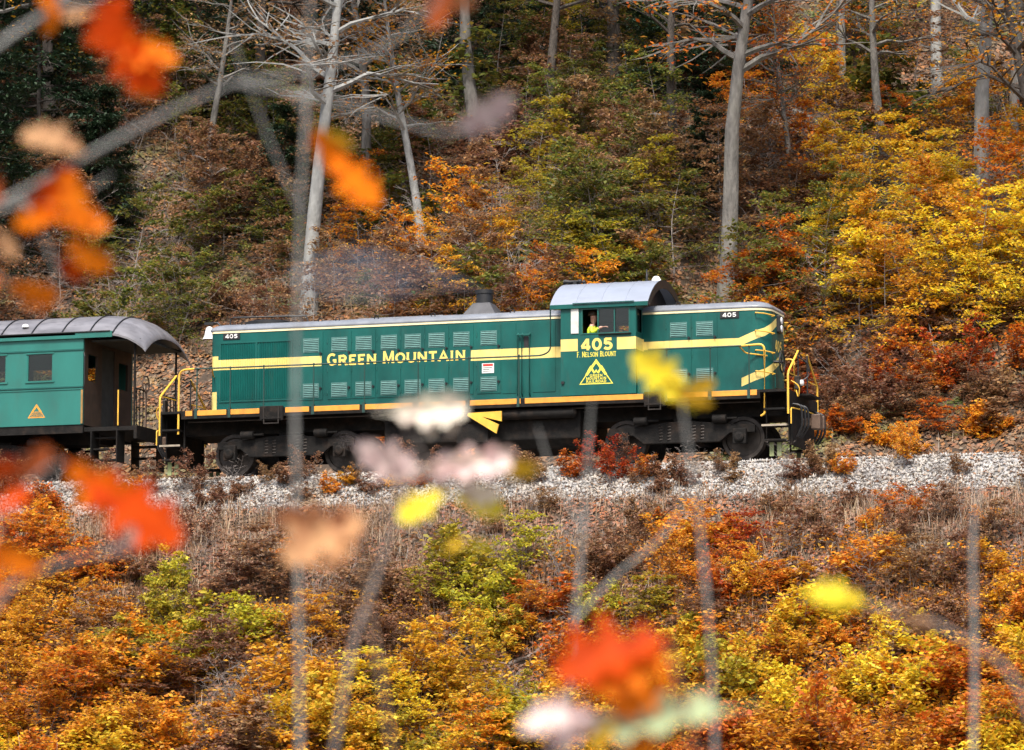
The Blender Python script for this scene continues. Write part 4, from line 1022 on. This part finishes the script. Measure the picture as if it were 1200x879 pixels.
# ---- shrubs: one builder for both sides of the line
shr = [plant('shrub', rng, 1.3, .012, M_twig_br, M_orange, first=.2, nl=7, llen=.38, lelev=.25, twigs=6, tl=.5, leaves=8, lsize=.11, flat=.5, spread=.07, stems=6, lean=.45, stem_w=.10, sides=5, zflat=.7),
       plant('shrub', rng, 1.6, .012, M_twig_br, M_orange, first=.3, nl=9, llen=.26, lelev=.4, twigs=5, tl=.55, leaves=8, lsize=.10, flat=.4, spread=.06, stems=4, lean=.1, stem_w=.09, sides=5, zflat=.8),
       plant('shrub', rng, .95, .010, M_twig_br, M_orange, first=.1, nl=6, llen=.6, lelev=.1, twigs=6, tl=.5, leaves=9, lsize=.12, flat=.7, spread=.08, stems=7, lean=.9, stem_w=.12, sides=5, zflat=.5),
       plant('shrub', rng, 1.25, .012, M_twig_br, M_orange, first=.25, nl=7, llen=.45, lelev=.3, twigs=5, tl=.5, leaves=8, lsize=.13, flat=.5, spread=.10, stems=5, lean=.2, stem_w=.09, sides=5, zflat=.7),
       plant('shrub', rng, 1.45, .011, M_twig_br, M_orange, first=.35, nl=8, llen=.5, lelev=-.1, twigs=6, tl=.6, leaves=7, lsize=.105, flat=.8, spread=.06, stems=5, lean=.3, stem_w=.12, sides=5, zflat=.3)]
brush = [plant('bare_brush', rng, 1.5, .011, M_twig, M_rust, first=.15, nl=8, llen=.45, lelev=.4, twigs=5, tl=.5, leaves=0, stems=6, lean=.2, stem_w=.09, sides=4) for k in range(2)]
def shrub_at(px, py, c, sc, where, behind=False):
    g = ground_at(px, py, behind=behind)
    if g is None: return
    if not behind and g[1] > -2.5: return
    z = float(H(g[0], g[1]))
    if not behind and g[1] > -5.2: z = max(z, -.22 + (g[1] + 2.3) * .8)
    rz = rng.uniform(0, 6.28); grp = where
    if behind: where = ('low' if py > 240 else 'high') + (' at the hill foot behind ' if where == WB else ' on the hillside behind ') + near_what(px)
    else: where = ('under the ballast edge below ' if py < 665 else 'half way down the bank below ' if py < 800 else 'at the foot of the bank below ') + near_what(px)
    if c == 'x':
        put(brush[rng.randint(2)], (g[0], g[1], z), rz, sc, None, 'bare grey-twigged bush ' + where, 'bush', 'bare bushes ' + grp)
    else:
        put(shr[rng.randint(5)], (g[0], g[1], z), rz, (sc * rng.uniform(.8, 1.35), sc * rng.uniform(.8, 1.2), sc * rng.uniform(.65, 1.2)), COLS[c][1], ('large ' if sc > .85 else 'little ') + COLS[c][0] + '-leaved shrub ' + where, 'shrub', COLS[c][0] + ' shrubs ' + grp)
WB = 'behind the track at the foot of the hill'; WF = 'on the embankment below the track'
for k in range(26): shrub_at(rng.uniform(890, 1230), rng.uniform(430, 535), rng.choice(list('bbrob')), rng.uniform(.7, 1.2), WB, True)
for k in range(85):
    px = rng.uniform(-40, 1260)
    shrub_at(px, rng.uniform(360, 535), rng.choice(list('bbboxr' if px > 900 or px < 60 else 'bbxxo')), rng.uniform(.6, 1.15), WB, True)
for k in range(110):
    shrub_at(rng.uniform(-40, 1260), rng.uniform(60, 395), rng.choice(list('bxxxxxgb')), rng.uniform(.9, 2.2), 'between the trees on the hillside', True)
def zone_front(px, py):
    if py < 640:
        if px < 90: return 'orrb'
        if 770 < px < 900 and py > 570: return 'oobx'
        if px > 980: return 'bbxxo'
        return 'xxxbb'
    if py < 700:
        if px < 130: return 'oodr'
        if 170 < px < 320: return 'lxxbb'
        if 470 < px < 640: return 'llxbd'
        if 740 < px < 960: return 'ooord'
        if px > 960: return 'oobbdx'
        return 'xxbbo'
    if py < 770:
        if px < 130: return 'oddb'
        if px < 320: return 'llxbo'
        if px < 470: return 'xxbdo'
        if px < 640: return 'lldyx'
        if px < 800: return 'ooxdl'
        return 'ooodyb'
    if px < 200: return 'ddyoo'
    if px < 340: return 'doolxb'
    if px < 560: return 'yyydl'
    if px < 680: return 'xldoy'
    if px < 850: return 'oodyl'
    if px < 1000: return 'yyldo'
    return 'ooyydd'
for py0, n, s0, s1 in ((595, 22, .3, .6), (622, 26, .4, .75), (655, 28, .45, .85), (690, 28, .55, .95), (730, 28, .6, 1.0), (770, 28, .65, 1.1), (812, 28, .7, 1.15), (855, 28, .8, 1.2), (900, 26, .85, 1.25)):
    for k in range(n):
        px = -40 + 1280 * (k + rng.uniform(0, 1)) / n; py = py0 + rng.uniform(-25, 25)
        shrub_at(px, py, rng.choice(list(zone_front(px, py - 25))), rng.uniform(s0, s1), WF)
for px, py, c, sc in [(20, 590, 'r', .9), (50, 640, 'o', 1.0), (5, 660, 'o', 1.1), (-15, 560, 'r', 1.0), (700, 572, 'r', .55), (745, 570, 'r', .5), (785, 572, 'o', .5), (650, 568, 'b', .4), (240, 575, 'b', .5), (300, 572, 'o', .4), (150, 580, 'b', .5), (420, 570, 'b', .35), (1120, 560, 'b', .4), (830, 640, 'o', .9), (800, 660, 'o', 1.0), (870, 660, 'r', .8), (230, 770, 'l', 1.1), (560, 720, 'l', 1.2), (530, 690, 'l', 1.0), (600, 700, 'l', .9)]:
    shrub_at(px, py, c, sc, WF)

weed = []
for k in range(3):
    w_ = copy_tree(shr[k]); w_.name = 'weed_bush'; weed.append(w_)
def crest_shrub(x, y, c, sc):
    by = 'the coach wheels' if x < -10.4 else 'the coach platform' if x < -8 else 'the rear truck' if x < -3.2 else 'the fuel tank' if x < 2.6 else 'the front truck' if x < 6.8 else 'the empty rails'
    sz = 'taller ' if sc > .48 else 'low '
    z = -.22 + (y + 2.3) * .8
    if c == 'x': put(brush[rng.randint(2)], (x, y, z), rng.uniform(0, 6.28), sc, None, sz + 'bare grey-twigged bush rooted in the ballast beside ' + by, 'bush', 'bare bushes on the ballast')
    else: put(weed[rng.randint(3)], (x, y, z), rng.uniform(0, 6.28), sc, COLS[c][1], sz + COLS[c][0] + '-leaved weed bush rooted in the ballast beside ' + by, 'shrub', COLS[c][0] + ' weed bushes on the ballast')
for x, c, sc in [(-13.2, 'r', .7), (-12.5, 'r', .6), (-11.8, 'b', .6), (-11.0, 'b', .5), (-10.2, 'x', .6), (-9.4, 'b', .6), (-8.6, 'x', .5), (-7.9, 'b', .5), (-7.0, 'b', .6), (-6.2, 'x', .6), (-5.6, 'b', .4), (-4.5, 'b', .5), (-3.9, 'x', .5), (-3.0, 'd', .35), (-1.8, 'd', .4), (-.9, 'b', .45), (.2, 'd', .4), (1.2, 'x', .5),
                 (2.5, 'r', .55), (3.1, 'r', .6), (3.7, 'r', .55), (4.3, 'o', .5), (4.9, 'b', .5), (5.6, 'x', .55), (6.3, 'b', .45), (7.4, 'x', .5), (8.6, 'b', .4), (10.2, 'x', .4), (11.8, 'b', .4)]:
    crest_shrub(x + rng.uniform(-.2, .2), rng.uniform(-2.85, -2.45), c, sc)
for k in range(46):
    x = -13.5 + 25.5 * (k + rng.uniform(0, 1)) / 46
    crest_shrub(x, rng.uniform(-3.2, -2.35), rng.choice(list('xxxbbb' + ('r' if x < -11 or 2 < x < 5 else 'o'))), rng.uniform(.3, .62))

# ---- fallen logs and branches
def log(px, py, L, r_, ang, behind, label, mt=M_bark_grey):
    g = ground_at(px, py, behind=behind)
    if g is None: return
    root_ = None
    d = np.array([math.cos(ang), math.sin(ang) * .5, 0]); P = []
    for k in range(9):
        q = g + d * L * (k / 8 - .5); P.append((q[0] - g[0], q[1] - g[1], float(H(q[0], q[1])) + r_ * .8 + .04 * math.sin(k * 1.7) - g[2]))
    o = MB().tube(P, [r_ * (1 - .06 * k) for k in range(9)], 8).build('fallen_log', mt, None, smooth=True)
    o.location = g; tag(o, label, 'log', None)
    return o
LGB = 'fallen grey log lying on the hillside behind the train'; LGF = 'fallen grey branch lying on the embankment below the track'
for px, py, L, r_, a in [(420, 290, 4, .07, .3), (900, 240, 5, .06, .2), (1000, 160, 4, .07, -.3), (300, 240, 4, .06, .1), (700, 230, 5, .06, .25), (560, 150, 5, .07, -.2), (1120, 230, 4, .05, .3), (180, 280, 3, .06, .2), (820, 130, 4, .05, .5), (480, 80, 5, .06, .1), (80, 340, 3, .05, .1), (1040, 60, 5, .06, .2)]:
    o = log(px, py, L, r_, a, True, LGB); 
    if o: o['group'] = 'fallen logs on the hillside'
for px, py, L, r_, a in [(230, 600, 2.2, .045, .1), (470, 700, 2.0, .04, .3), (200, 800, 1.6, .05, -.1), (680, 650, 1.5, .04, .8), (920, 650, 2.4, .04, .15), (330, 780, 2.0, .05, .5), (640, 760, 1.8, .05, .6), (1050, 600, 1.6, .035, -.2)]:
    o = log(px, py, L, r_, a, False, LGF, M_twig)
    if o: o['group'] = 'fallen branches on the embankment'

# ---- leaf litter
def litter(name, n, xr, yr, size, mt, label, seed):
    r_ = np.random.RandomState(seed)
    x = r_.uniform(*xr, n); y = yr[0] + (yr[1] - yr[0]) * r_.uniform(0, 1, n)
    z = H(x, y) + r_.uniform(.01, .07, n)
    e = .2; sx = (H(x + e, y) - H(x - e, y)) / (2 * e); sy = (H(x, y + e) - H(x, y - e)) / (2 * e)
    a = r_.uniform(0, 6.283, n); d = np.stack([np.cos(a), np.sin(a), np.cos(a) * sx + np.sin(a) * sy + r_.normal(0, .3, n)], 1); d /= np.linalg.norm(d, axis=1)[:, None]
    up = np.stack([-sx + r_.normal(0, .3, n), -sy + r_.normal(0, .3, n), np.ones(n)], 1)
    s = np.cross(d, up); s /= np.linalg.norm(s, axis=1)[:, None]; nn = np.cross(s, d)
    L = (size * r_.uniform(.6, 1.3, n))[:, None]; w = L * .36; f = L * r_.uniform(-.02, .12, n)[:, None]
    C = np.stack([x, y, z], 1)
    V = np.stack([C - d * L * .5, C + s * w + nn * f, C + d * L * .5, C - s * w + nn * f], 1).reshape(-1, 3)
    i = 4 * np.arange(n)[:, None]; F = np.concatenate([i + np.array([[0, 1, 2]]), i + np.array([[0, 2, 3]])], 1).reshape(-1, 3)
    tag(link(name, np_mesh(name, V, F, mt)), label, 'leaf litter', kind='stuff')
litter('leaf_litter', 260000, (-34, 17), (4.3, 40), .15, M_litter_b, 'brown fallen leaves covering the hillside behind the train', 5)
_n = 5200; _r = np.random.RandomState(31); _x = _r.uniform(-17, 20, _n); _y = -2.1 - 1.4 * _r.uniform(0, 1, _n) ** .6
Vb, Fb = leaf_arrays(np.stack([_x, _y, -.18 + np.minimum(_y + 2.3, 0) * .8 + .03], 1), .085, _r, .6, .6, .0)
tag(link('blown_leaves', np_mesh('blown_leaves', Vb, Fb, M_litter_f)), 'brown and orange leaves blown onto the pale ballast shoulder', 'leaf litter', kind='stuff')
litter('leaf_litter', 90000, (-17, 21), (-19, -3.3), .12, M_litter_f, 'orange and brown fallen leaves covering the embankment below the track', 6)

def undergrowth(name, mt, label, seed, pick, n, per, rad):
    r_ = np.random.RandomState(seed); C = []
    tries = 0
    while len(C) < n and tries < n * 12:
        tries += 1; px, py = r_.uniform(-30, 1230), r_.uniform(640, 930)
        if not pick(px, py) or (py < 700 and r_.rand() < .5): continue
        g = ground_at(px, py)
        if g is not None and g[1] < -4: C.append(g)
    C = np.repeat(np.array(C), per, 0); m_ = len(C); h_ = r_.uniform(.02, 1, m_)
    P = C + np.stack([r_.normal(0, rad * 1.3, m_), r_.normal(0, rad, m_), 0 * h_], 1); P[:, 2] = H(P[:, 0], P[:, 1]) + .04 + h_ * .55 * np.exp(-((P[:, :2] - C[:, :2]) ** 2).sum(1) / (rad * rad * 3))
    Vv, Ff = leaf_arrays(P, .12, r_, .5, .62, .1)
    tag(link(name, np_mesh(name, Vv, Ff, mt)), label, 'undergrowth', kind='stuff')
undergrowth('undergrowth', M_gold, 'low golden undergrowth spread over the lower embankment', 51, lambda x, y: y > 720 and (x < 560 or x > 760), 150, 150, .38)
undergrowth('undergrowth', M_orange, 'low orange undergrowth spread over the embankment', 52, lambda x, y: x > 640 or x < 220, 150, 150, .38)
undergrowth('undergrowth', M_rust, 'low brown undergrowth spread over the upper embankment', 53, lambda x, y: y < 800, 130, 130, .4)

def dry_stalks(n, xr, yr, seed, L0, L1):
    r_ = np.random.RandomState(seed); x = r_.uniform(*xr, n); y = r_.uniform(*yr, n)
    # clumped
    cx = r_.uniform(*xr, n // 40); cy = r_.uniform(*yr, n // 40); k = r_.randint(0, n // 40, n); m_ = r_.rand(n) < .75
    x = np.where(m_, cx[k] + r_.normal(0, .3, n), x); y = np.where(m_, np.clip(cy[k] + r_.normal(0, .3, n), *yr), y)
    B = np.stack([x, y, H(x, y)], 1); a = r_.uniform(0, 6.283, n); t = r_.uniform(.15, 1.3, n); L = r_.uniform(L0, L1, n)[:, None]
    d = np.stack([np.cos(a) * np.sin(t), np.sin(a) * np.sin(t), np.cos(t)], 1); sd = np.stack([-np.sin(a), np.cos(a), 0 * a], 1) * .006
    mid = B + d * L * .6; tip = B + d * L + np.array([0, 0, -1]) * L * .18 * t[:, None]
    V = np.stack([B - sd, B + sd, mid + sd * .8, mid - sd * .8, tip], 1).reshape(-1, 3); i = 5 * np.arange(n)[:, None]
    F = np.concatenate([i + np.array([[0, 1, 2]]), i + np.array([[0, 2, 3]]), i + np.array([[3, 2, 4]])], 1).reshape(-1, 3)
    return V, F
M_straw = leaf_mat('dry_stalk', [(.30, .22, .13), (.48, .36, .22), (.22, .15, .10), (.40, .22, .10), (.36, .33, .29)], trans=.15)
V, F = dry_stalks(36000, (-17, 21), (-19, -3.4), 21, .2, .6)
tag(link('dry_grass', np_mesh('dry_grass', V, F, M_straw)), 'dry tan grass and stalks growing on the embankment below the track', 'grass', kind='stuff')
V, F = dry_stalks(30000, (-17, 21), (-10, -3.4), 23, .25, .7)
tag(link('dry_grass', np_mesh('dry_grass', V, F, M_straw)), 'tall dry tan grass standing just under the ballast shoulder', 'grass', kind='stuff')
V, F = dry_stalks(26000, (-34, 17), (4.2, 34), 22, .2, .8)
tag(link('dry_grass', np_mesh('dry_grass', V, F, M_straw)), 'dry grey-brown stalks growing on the hillside behind the train', 'grass', kind='stuff')

# exhaust: a faint blue-grey trail drifting back from the stack
sm_ = MB(); sm_.rings([[(x_, y_ + r_ * .9 * math.cos(a), z_ + r_ * math.sin(a)) for a in np.linspace(0, 6.283, 13)[:-1]] for x_, y_, z_, r_ in ((-.45, 0, 4.42, .12), (-.8, .1, 4.55, .22), (-1.5, .3, 4.75, .38), (-2.4, .5, 4.9, .55), (-3.4, .8, 5.0, .75), (-4.4, 1.0, 5.1, .8), (-5.4, 1.2, 5.15, .6), (-6.2, 1.3, 5.15, .2))])
sm_o = sm_.build('exhaust_smoke', None, None, smooth=True); tag(sm_o, 'faint blue-grey exhaust drifting back from the stack', 'smoke', kind='stuff')
mm = bpy.data.materials.new('smoke'); mm.use_nodes = True; tt = mm.node_tree; tt.nodes.remove(tt.nodes['Principled BSDF'])
pv = tt.nodes.new('ShaderNodeVolumePrincipled'); pv.inputs['Color'].default_value = (.62, .72, .88, 1)
nz = tt.nodes.new('ShaderNodeTexNoise'); nz.inputs['Scale'].default_value = 1.4; nz.inputs['Detail'].default_value = 3
tcc = tt.nodes.new('ShaderNodeTexCoord'); tt.links.new(tcc.outputs['Object'], nz.inputs[0])
mr_ = tt.nodes.new('ShaderNodeMapRange'); mr_.inputs[1].default_value = .15; mr_.inputs[2].default_value = .8; mr_.inputs[4].default_value = .16
tt.links.new(nz.outputs['Fac'], mr_.inputs[0]); tt.links.new(mr_.outputs[0], pv.inputs['Density']); tt.links.new(pv.outputs[0], tt.nodes['Material Output'].inputs['Volume'])
sm_o.data.materials.append(mm)

# ------------------------------------------------------------------ near plants, a few metres from the camera
def oak_leaf(name, mt, seed):
    """lobed leaf, tip along +X, stalk at the origin, cupped and curled, unit length"""
    r_ = random.Random(seed)
    half = [(0, .015), (.10, .05), (.17, .17), (.24, .20), (.29, .11), (.38, .12), (.45, .29), (.53, .31), (.56, .15), (.64, .15), (.71, .26), (.79, .25), (.82, .12), (.90, .14), (.96, .09), (1.0, .0)]
    curl = r_.uniform(-.25, .25); cup = r_.uniform(.15, .5); tw = r_.uniform(-.4, .4)
    V = []; F = []
    def P(x, y):
        z = curl * x * x * 1.2 + cup * abs(y) * .9 + tw * x * y; return (x, y, z)
    for x, w in half: V += [P(x, w * r_.uniform(.85, 1.15)), P(x, 0), P(x, -w * r_.uniform(.85, 1.15))]
    for k in range(len(half) - 1):
        a = 3 * k; F += [(a, a + 3, a + 4, a + 1), (a + 1, a + 4, a + 5, a + 2)]
    F.append((3, 0, 1)) if False else None
    n = len(V)                                   # petiole
    V += [(0, .008, 0), (0, -.008, 0), (-.22, -.006, .03), (-.22, .006, .03)]; F.append((n, n + 1, n + 2, n + 3))
    me = bpy.data.meshes.new(name); me.from_pydata(V, [], F); me.materials.append(mt); me.shade_smooth()
    return me
def solid_leaf(name, cols, rough=.5, trans=.4):
    m = leaf_mat(name, cols, rough, trans); t = m.node_tree; L = t.links.new
    for l_ in list(t.links):
        if l_.to_socket.name == 'Hue': t.links.remove(l_)
    next(n for n in t.nodes if n.type == 'BSDF_PRINCIPLED').inputs['Specular IOR Level'].default_value = .06
    hs = next(n for n in t.nodes if n.type == 'HUE_SAT'); hs.inputs['Hue'].default_value = .5; src = hs.inputs['Color'].links[0].from_socket
    tc = t.nodes.new('ShaderNodeTexCoord'); n = t.nodes.new('ShaderNodeTexNoise'); n.inputs['Scale'].default_value = 4.5; n.inputs['Detail'].default_value = 5; L(tc.outputs['Object'], n.inputs[0])
    mr = t.nodes.new('ShaderNodeMapRange'); mr.inputs[1].default_value = .48; mr.inputs[2].default_value = .72; mr.inputs[4].default_value = .75; L(n.outputs['Fac'], mr.inputs[0])
    mx = t.nodes.new('ShaderNodeMixRGB'); mx.inputs[2].default_value = (cols[0][0] * .62, cols[0][1] * .42, cols[0][2] * .5, 1); L(mr.outputs[0], mx.inputs[0]); L(src, mx.inputs[1])
    L(mx.outputs[0], hs.inputs['Color'])
    # veins and blotches on the leaf itself
    return m
NL = {'orange': solid_leaf('near_leaf_orange', [(.95, .20, .006), (.95, .25, .01)]), 'deep': solid_leaf('near_leaf_deep', [(.62, .055, .004), (.74, .09, .006)]),
      'tan': solid_leaf('near_leaf_tan', [(.62, .33, .15), (.70, .40, .20)]), 'yellow': solid_leaf('near_leaf_yellow', [(.85, .68, .03), (.88, .75, .06)]), 'gold': solid_leaf('near_leaf_gold', [(.85, .50, .03), (.88, .58, .04)]),
      'pink': solid_leaf('near_leaf_pink', [(.80, .60, .55), (.86, .70, .64)], trans=.25), 'cream': solid_leaf('near_leaf_cream', [(.92, .86, .68), (.94, .88, .72)], trans=.25), 'rust': solid_leaf('near_leaf_rust', [(.48, .10, .03), (.55, .14, .04)]),
      'pale_green': solid_leaf('near_leaf_pale_green', [(.55, .68, .35), (.62, .75, .42)]), 'brown': solid_leaf('near_leaf_brown', [(.45, .16, .06), (.52, .2, .08)])}
LEAF = [oak_leaf('leaf', NL['orange'], 40 + k) for k in range(5)]
GZ = lambda p: float(H(p[0], p[1]))

def near_plant(name, d, label, cat, paths, leaves, bark=M_twig, group=None):
    """paths: lists of (px, py, radius in m [, depth offset]); leaves: (base px, tip px, colour, roll, depth offset)"""
    base = None
    p0 = at(paths[0][0][0], paths[0][0][1], d)
    org = np.array([p0[0], p0[1], GZ(p0)])
    root = empty(name, org, label, cat, group)
    r_ = random.Random(int(d * 1000) + len(leaves))
    for k, pa in enumerate(paths):
        pts = [at(q[0], q[1], d + (q[3] if len(q) > 3 else 0)) - org for q in pa]
        rad = [q[2] for q in pa]
        if k == 0:      # stem runs down to the ground
            pts = [np.array([pts[0][0], pts[0][1], -.1])] + pts; rad = [rad[0] * 1.2] + rad
        # smooth the path
        fine = []; fr = []
        for i in range(len(pts) - 1):
            a = pts[max(i - 1, 0)]; b_ = pts[i]; c = pts[i + 1]; e = pts[min(i + 2, len(pts) - 1)]
            for j in range(5):
                t = j / 5; fine.append(.5 * ((2 * b_) + (c - a) * t + (2 * a - 5 * b_ + 4 * c - e) * t * t + (3 * b_ - a - 3 * c + e) * t ** 3)); fr.append(rad[i] * (1 - t) + rad[i + 1] * t)
        fine.append(pts[-1]); fr.append(rad[-1])
        MB().tube(fine, fr, 8).build('stem' if k == 0 else 'branch', bark, root, smooth=True)
    for k, lf in enumerate(leaves):
        (bx, by), (tx, ty), colr, roll = lf[:4]; off = lf[4] if len(lf) > 4 else 0.
        A = at(bx, by, d + off); B = at(tx, ty, d + off + r_.uniform(-.03, .03)); D = B - A; Ln = np.linalg.norm(D)
        o = link('leaf', LEAF[k % 5], root)
        xax = Vector(D / Ln); z0 = Vector(-ray(bx, by)); zax = (z0 - xax * z0.dot(xax)).normalized(); yax = zax.cross(xax)
        Mx = Matrix((xax, yax, zax)).transposed() @ Matrix.Rotation(R(roll), 3, 'X')
        o.matrix_local = Matrix.Translation(Vector(A - org)) @ Mx.to_4x4() @ Matrix.Scale(Ln, 4)
        o.material_slots[0].link = 'OBJECT'; o.material_slots[0].material = NL[colr]
    return root

T = .0022
near_plant('oak_sapling', 8.0, 'near oak sapling whose grey branch with hanging orange leaves crosses the hillside', 'sapling',
    [[(-170, 700, .016), (-160, 420, .014), (-120, 300, .008), (-60, 262, .006), (20, 228, .0055), (95, 186, .005), (200, 130, .0045), (272, 98, .0036)],
     [(272, 98, .0036), (330, 106, .0034), (400, 122, .0032), (460, 140, .003), (520, 155, .0026), (560, 150, .002)],
     [(272, 98, .005), (350, 85, .003), (440, 60, .0025), (505, 10, .002), (520, -20, .002)],
     [(-60, 262, .008), (20, 240, .004), (80, 236, .003), (130, 205, .002)],
     [(-120, 300, .011), (-60, 110, .007), (0, 52, .0065), (60, 10, .006), (110, -40, .005)],
     [(60, 10, .004), (95, 5, .003), (130, -8, .002)], [(20, 228, .004), (40, 255, .003), (60, 300, T), (70, 330, T)],
     [(345, 110, .003), (356, 130, T), (365, 150, T)], [(-60, 262, .005), (-20, 310, .003), (10, 335, T)]],
    [((70, 18), (46, -8), 'orange', 20), ((70, 12), (52, 40), 'orange', -20), ((110, 15), (70, 20), 'tan', 50), ((118, 0), (155, 45), 'deep', 10), ((118, 30), (190, 108), 'deep', 15), ((135, 52), (208, 72), 'orange', -15), ((150, 72), (175, 116), 'orange', 30), ((150, -5), (105, 55), 'deep', 40),
     ((98, 180), (30, 145), 'tan', 45), ((88, 190), (40, 262), 'deep', -20), ((75, 196), (98, 270), 'orange', 15), ((70, 250), (16, 262), 'orange', 10), ((66, 255), (128, 266), 'orange', -15), ((78, 282), (128, 318), 'orange', 20), ((70, 300), (96, 332), 'deep', 30),
     ((8, 333), (70, 348), 'orange', 40), ((0, 320), (-30, 352), 'orange', 10), ((-5, 270), (22, 300), 'tan', 30), ((5, 240), (-30, 200), 'rust', 20),
     ((366, 150), (408, 205), 'orange', 20), ((385, 182), (444, 240), 'orange', -10), ((368, 152), (412, 176), 'gold', 35),
     ((522, -20), (508, 34), 'rust', 10), ((520, -12), (552, 12), 'brown', 30), ((534, 154), (604, 114), 'pink', 20)], M_bark_pale)
near_plant('oak_sapling', 7.2, 'near sapling with one large red-orange leaf hanging below the coach', 'sapling',
    [[(-60, 1000, .008), (-40, 800, .007), (0, 702, .006), (60, 664, .005), (120, 648, .004), (150, 640, .003)], [(-40, 800, .005), (-10, 640, .003), (40, 560, .0025), (80, 540, T)]],
    [((78, 540), (150, 600), 'orange', 15), ((98, 556), (212, 636), 'deep', -15), ((120, 560), (176, 588), 'orange', 30), ((148, 640), (158, 620), 'cream', 20), ((120, 648), (165, 632), 'pink', 40),
     ((-8, 640), (46, 668), 'orange', 20), ((-12, 600), (34, 575), 'deep', -20), ((0, 702), (-30, 640), 'orange', 10), ((10, 560), (62, 530), 'rust', 30), ((-20, 560), (20, 540), 'deep', 10)], M_twig)
near_plant('oak_sapling', 7.6, 'near sapling bearing a single curled tan brown leaf below the rear hood', 'sapling',
    [[(470, 1050, .006), (455, 850, .005), (430, 700, .004), (425, 620, .0025), (428, 603, T)]],
    [((430, 604), (330, 655), 'tan', 25), ((420, 612), (318, 610), 'brown', -35), ((428, 610), (385, 672), 'tan', 60)], M_twig_br)
near_plant('maple_sapling', 8.6, 'near sapling with cream, pink and yellow leaves in front of the fuel tank', 'sapling',
    [[(375, 1100, .008), (405, 800, .006), (440, 680, .006), (470, 590, .004), (500, 540, .003), (540, 545, .0025), (575, 545, T)], [(470, 590, .003), (455, 540, T), (425, 528, T)], [(500, 540, .003), (478, 505, T), (462, 482, T)], [(500, 540, .0025), (530, 575, T), (560, 590, T), (545, 630, T)]],
    [((456, 480), (550, 474), 'cream', 40), ((458, 484), (545, 482), 'cream', -35), ((418, 522), (492, 554), 'pink', 15), ((482, 562), (416, 524), 'pink', -20), ((488, 556), (606, 534), 'pink', 38), ((500, 550), (600, 546), 'pink', -38), ((505, 548), (570, 544), 'cream', 30),
     ((520, 575), (468, 612), 'yellow', 25), ((522, 580), (490, 588), 'yellow', 40), ((530, 580), (592, 600), 'yellow', -30), ((536, 574), (584, 580), 'cream', 30), ((575, 548), (630, 552), 'gold', 50), ((545, 632), (578, 640), 'yellow', 60), ((548, 634), (524, 640), 'gold', 60)], M_twig)
near_plant('maple_sapling', 9.5, 'near slender sapling holding a long golden leaf in front of the short hood', 'sapling',
    [[(845, 1200, .006), (835, 800, .005), (818, 600, .004), (803, 500, .003), (800, 470, .0025)]],
    [((800, 470), (742, 412), 'yellow', 15), ((792, 464), (838, 448), 'gold', 30), ((798, 474), (770, 440), 'gold', -30), ((805, 450), (760, 425), 'yellow', 40), ((800, 468), (836, 474), 'gold', 50)], M_bark_pale)
near_plant('oak_sapling', 6.8, 'near sapling with deep red leaves above a pale green leaf at the embankment foot', 'sapling',
    [[(830, 1000, .006), (810, 870, .005), (790, 780, .003), (780, 745, T)], [(810, 870, .003), (760, 850, .0025), (700, 840, T)]],
    [((785, 748), (650, 790), 'deep', 40), ((788, 770), (690, 808), 'orange', 30), ((790, 790), (720, 838), 'orange', 10), ((700, 838), (612, 836), 'pink', 50), ((705, 842), (640, 872), 'pink', 30), ((720, 848), (690, 880), 'gold', 20), ((856, 832), (686, 846), 'pale_green', 60), ((780, 862), (730, 890), 'orange', 20)], M_twig_br)
near_plant('oak_sapling', 7.8, 'near sapling with one bright yellow-green leaf on a bent tan twig', 'sapling',
    [[(1240, 1100, .006), (1200, 820, .005), (1110, 738, .004), (1060, 720, .0035), (1012, 706, .0025)]],
    [((1014, 706), (946, 696), 'yellow', 60), ((1012, 708), (960, 712), 'yellow', -50), ((1050, 716), (1100, 732), 'tan', 65)], M_twig)
# slim bare saplings whose blurred stems rise in front of the train
near_plant('bare_sapling', 9.0, 'slim pale sapling stem rising across the rear hood of the locomotive', 'sapling',
    [[(352, 1100, .008), (350, 700, .0056), (346, 480, .0052), (352, 250, .0048), (362, 60, .0045), (366, -160, .003)], [(352, 250, .0022), (310, 150, .002), (270, 40, .0015)], [(362, 60, .003), (420, -40, .002)]], [], M_bark_pale)
near_plant('bare_sapling', 10.5, 'slim grey sapling stem standing up to the cab steps of the locomotive', 'sapling',
    [[(655, 1100, .007), (668, 800, .006), (682, 640, .0055), (690, 520, .004), (694, 470, .002)], [(672, 730, .005), (720, 676, .005), (770, 635, .004), (804, 590, .002)], [(684, 620, .004), (650, 560, .003), (630, 500, .002)]], [], M_bark_pale)
near_plant('bare_sapling', 11.0, 'slim grey sapling stem right of the yellow-green leaf', 'sapling',
    [[(1138, 1100, .008), (1142, 800, .007), (1140, 640, .006), (1146, 580, .003), (1150, 550, .0015)]], [], M_bark_pale)
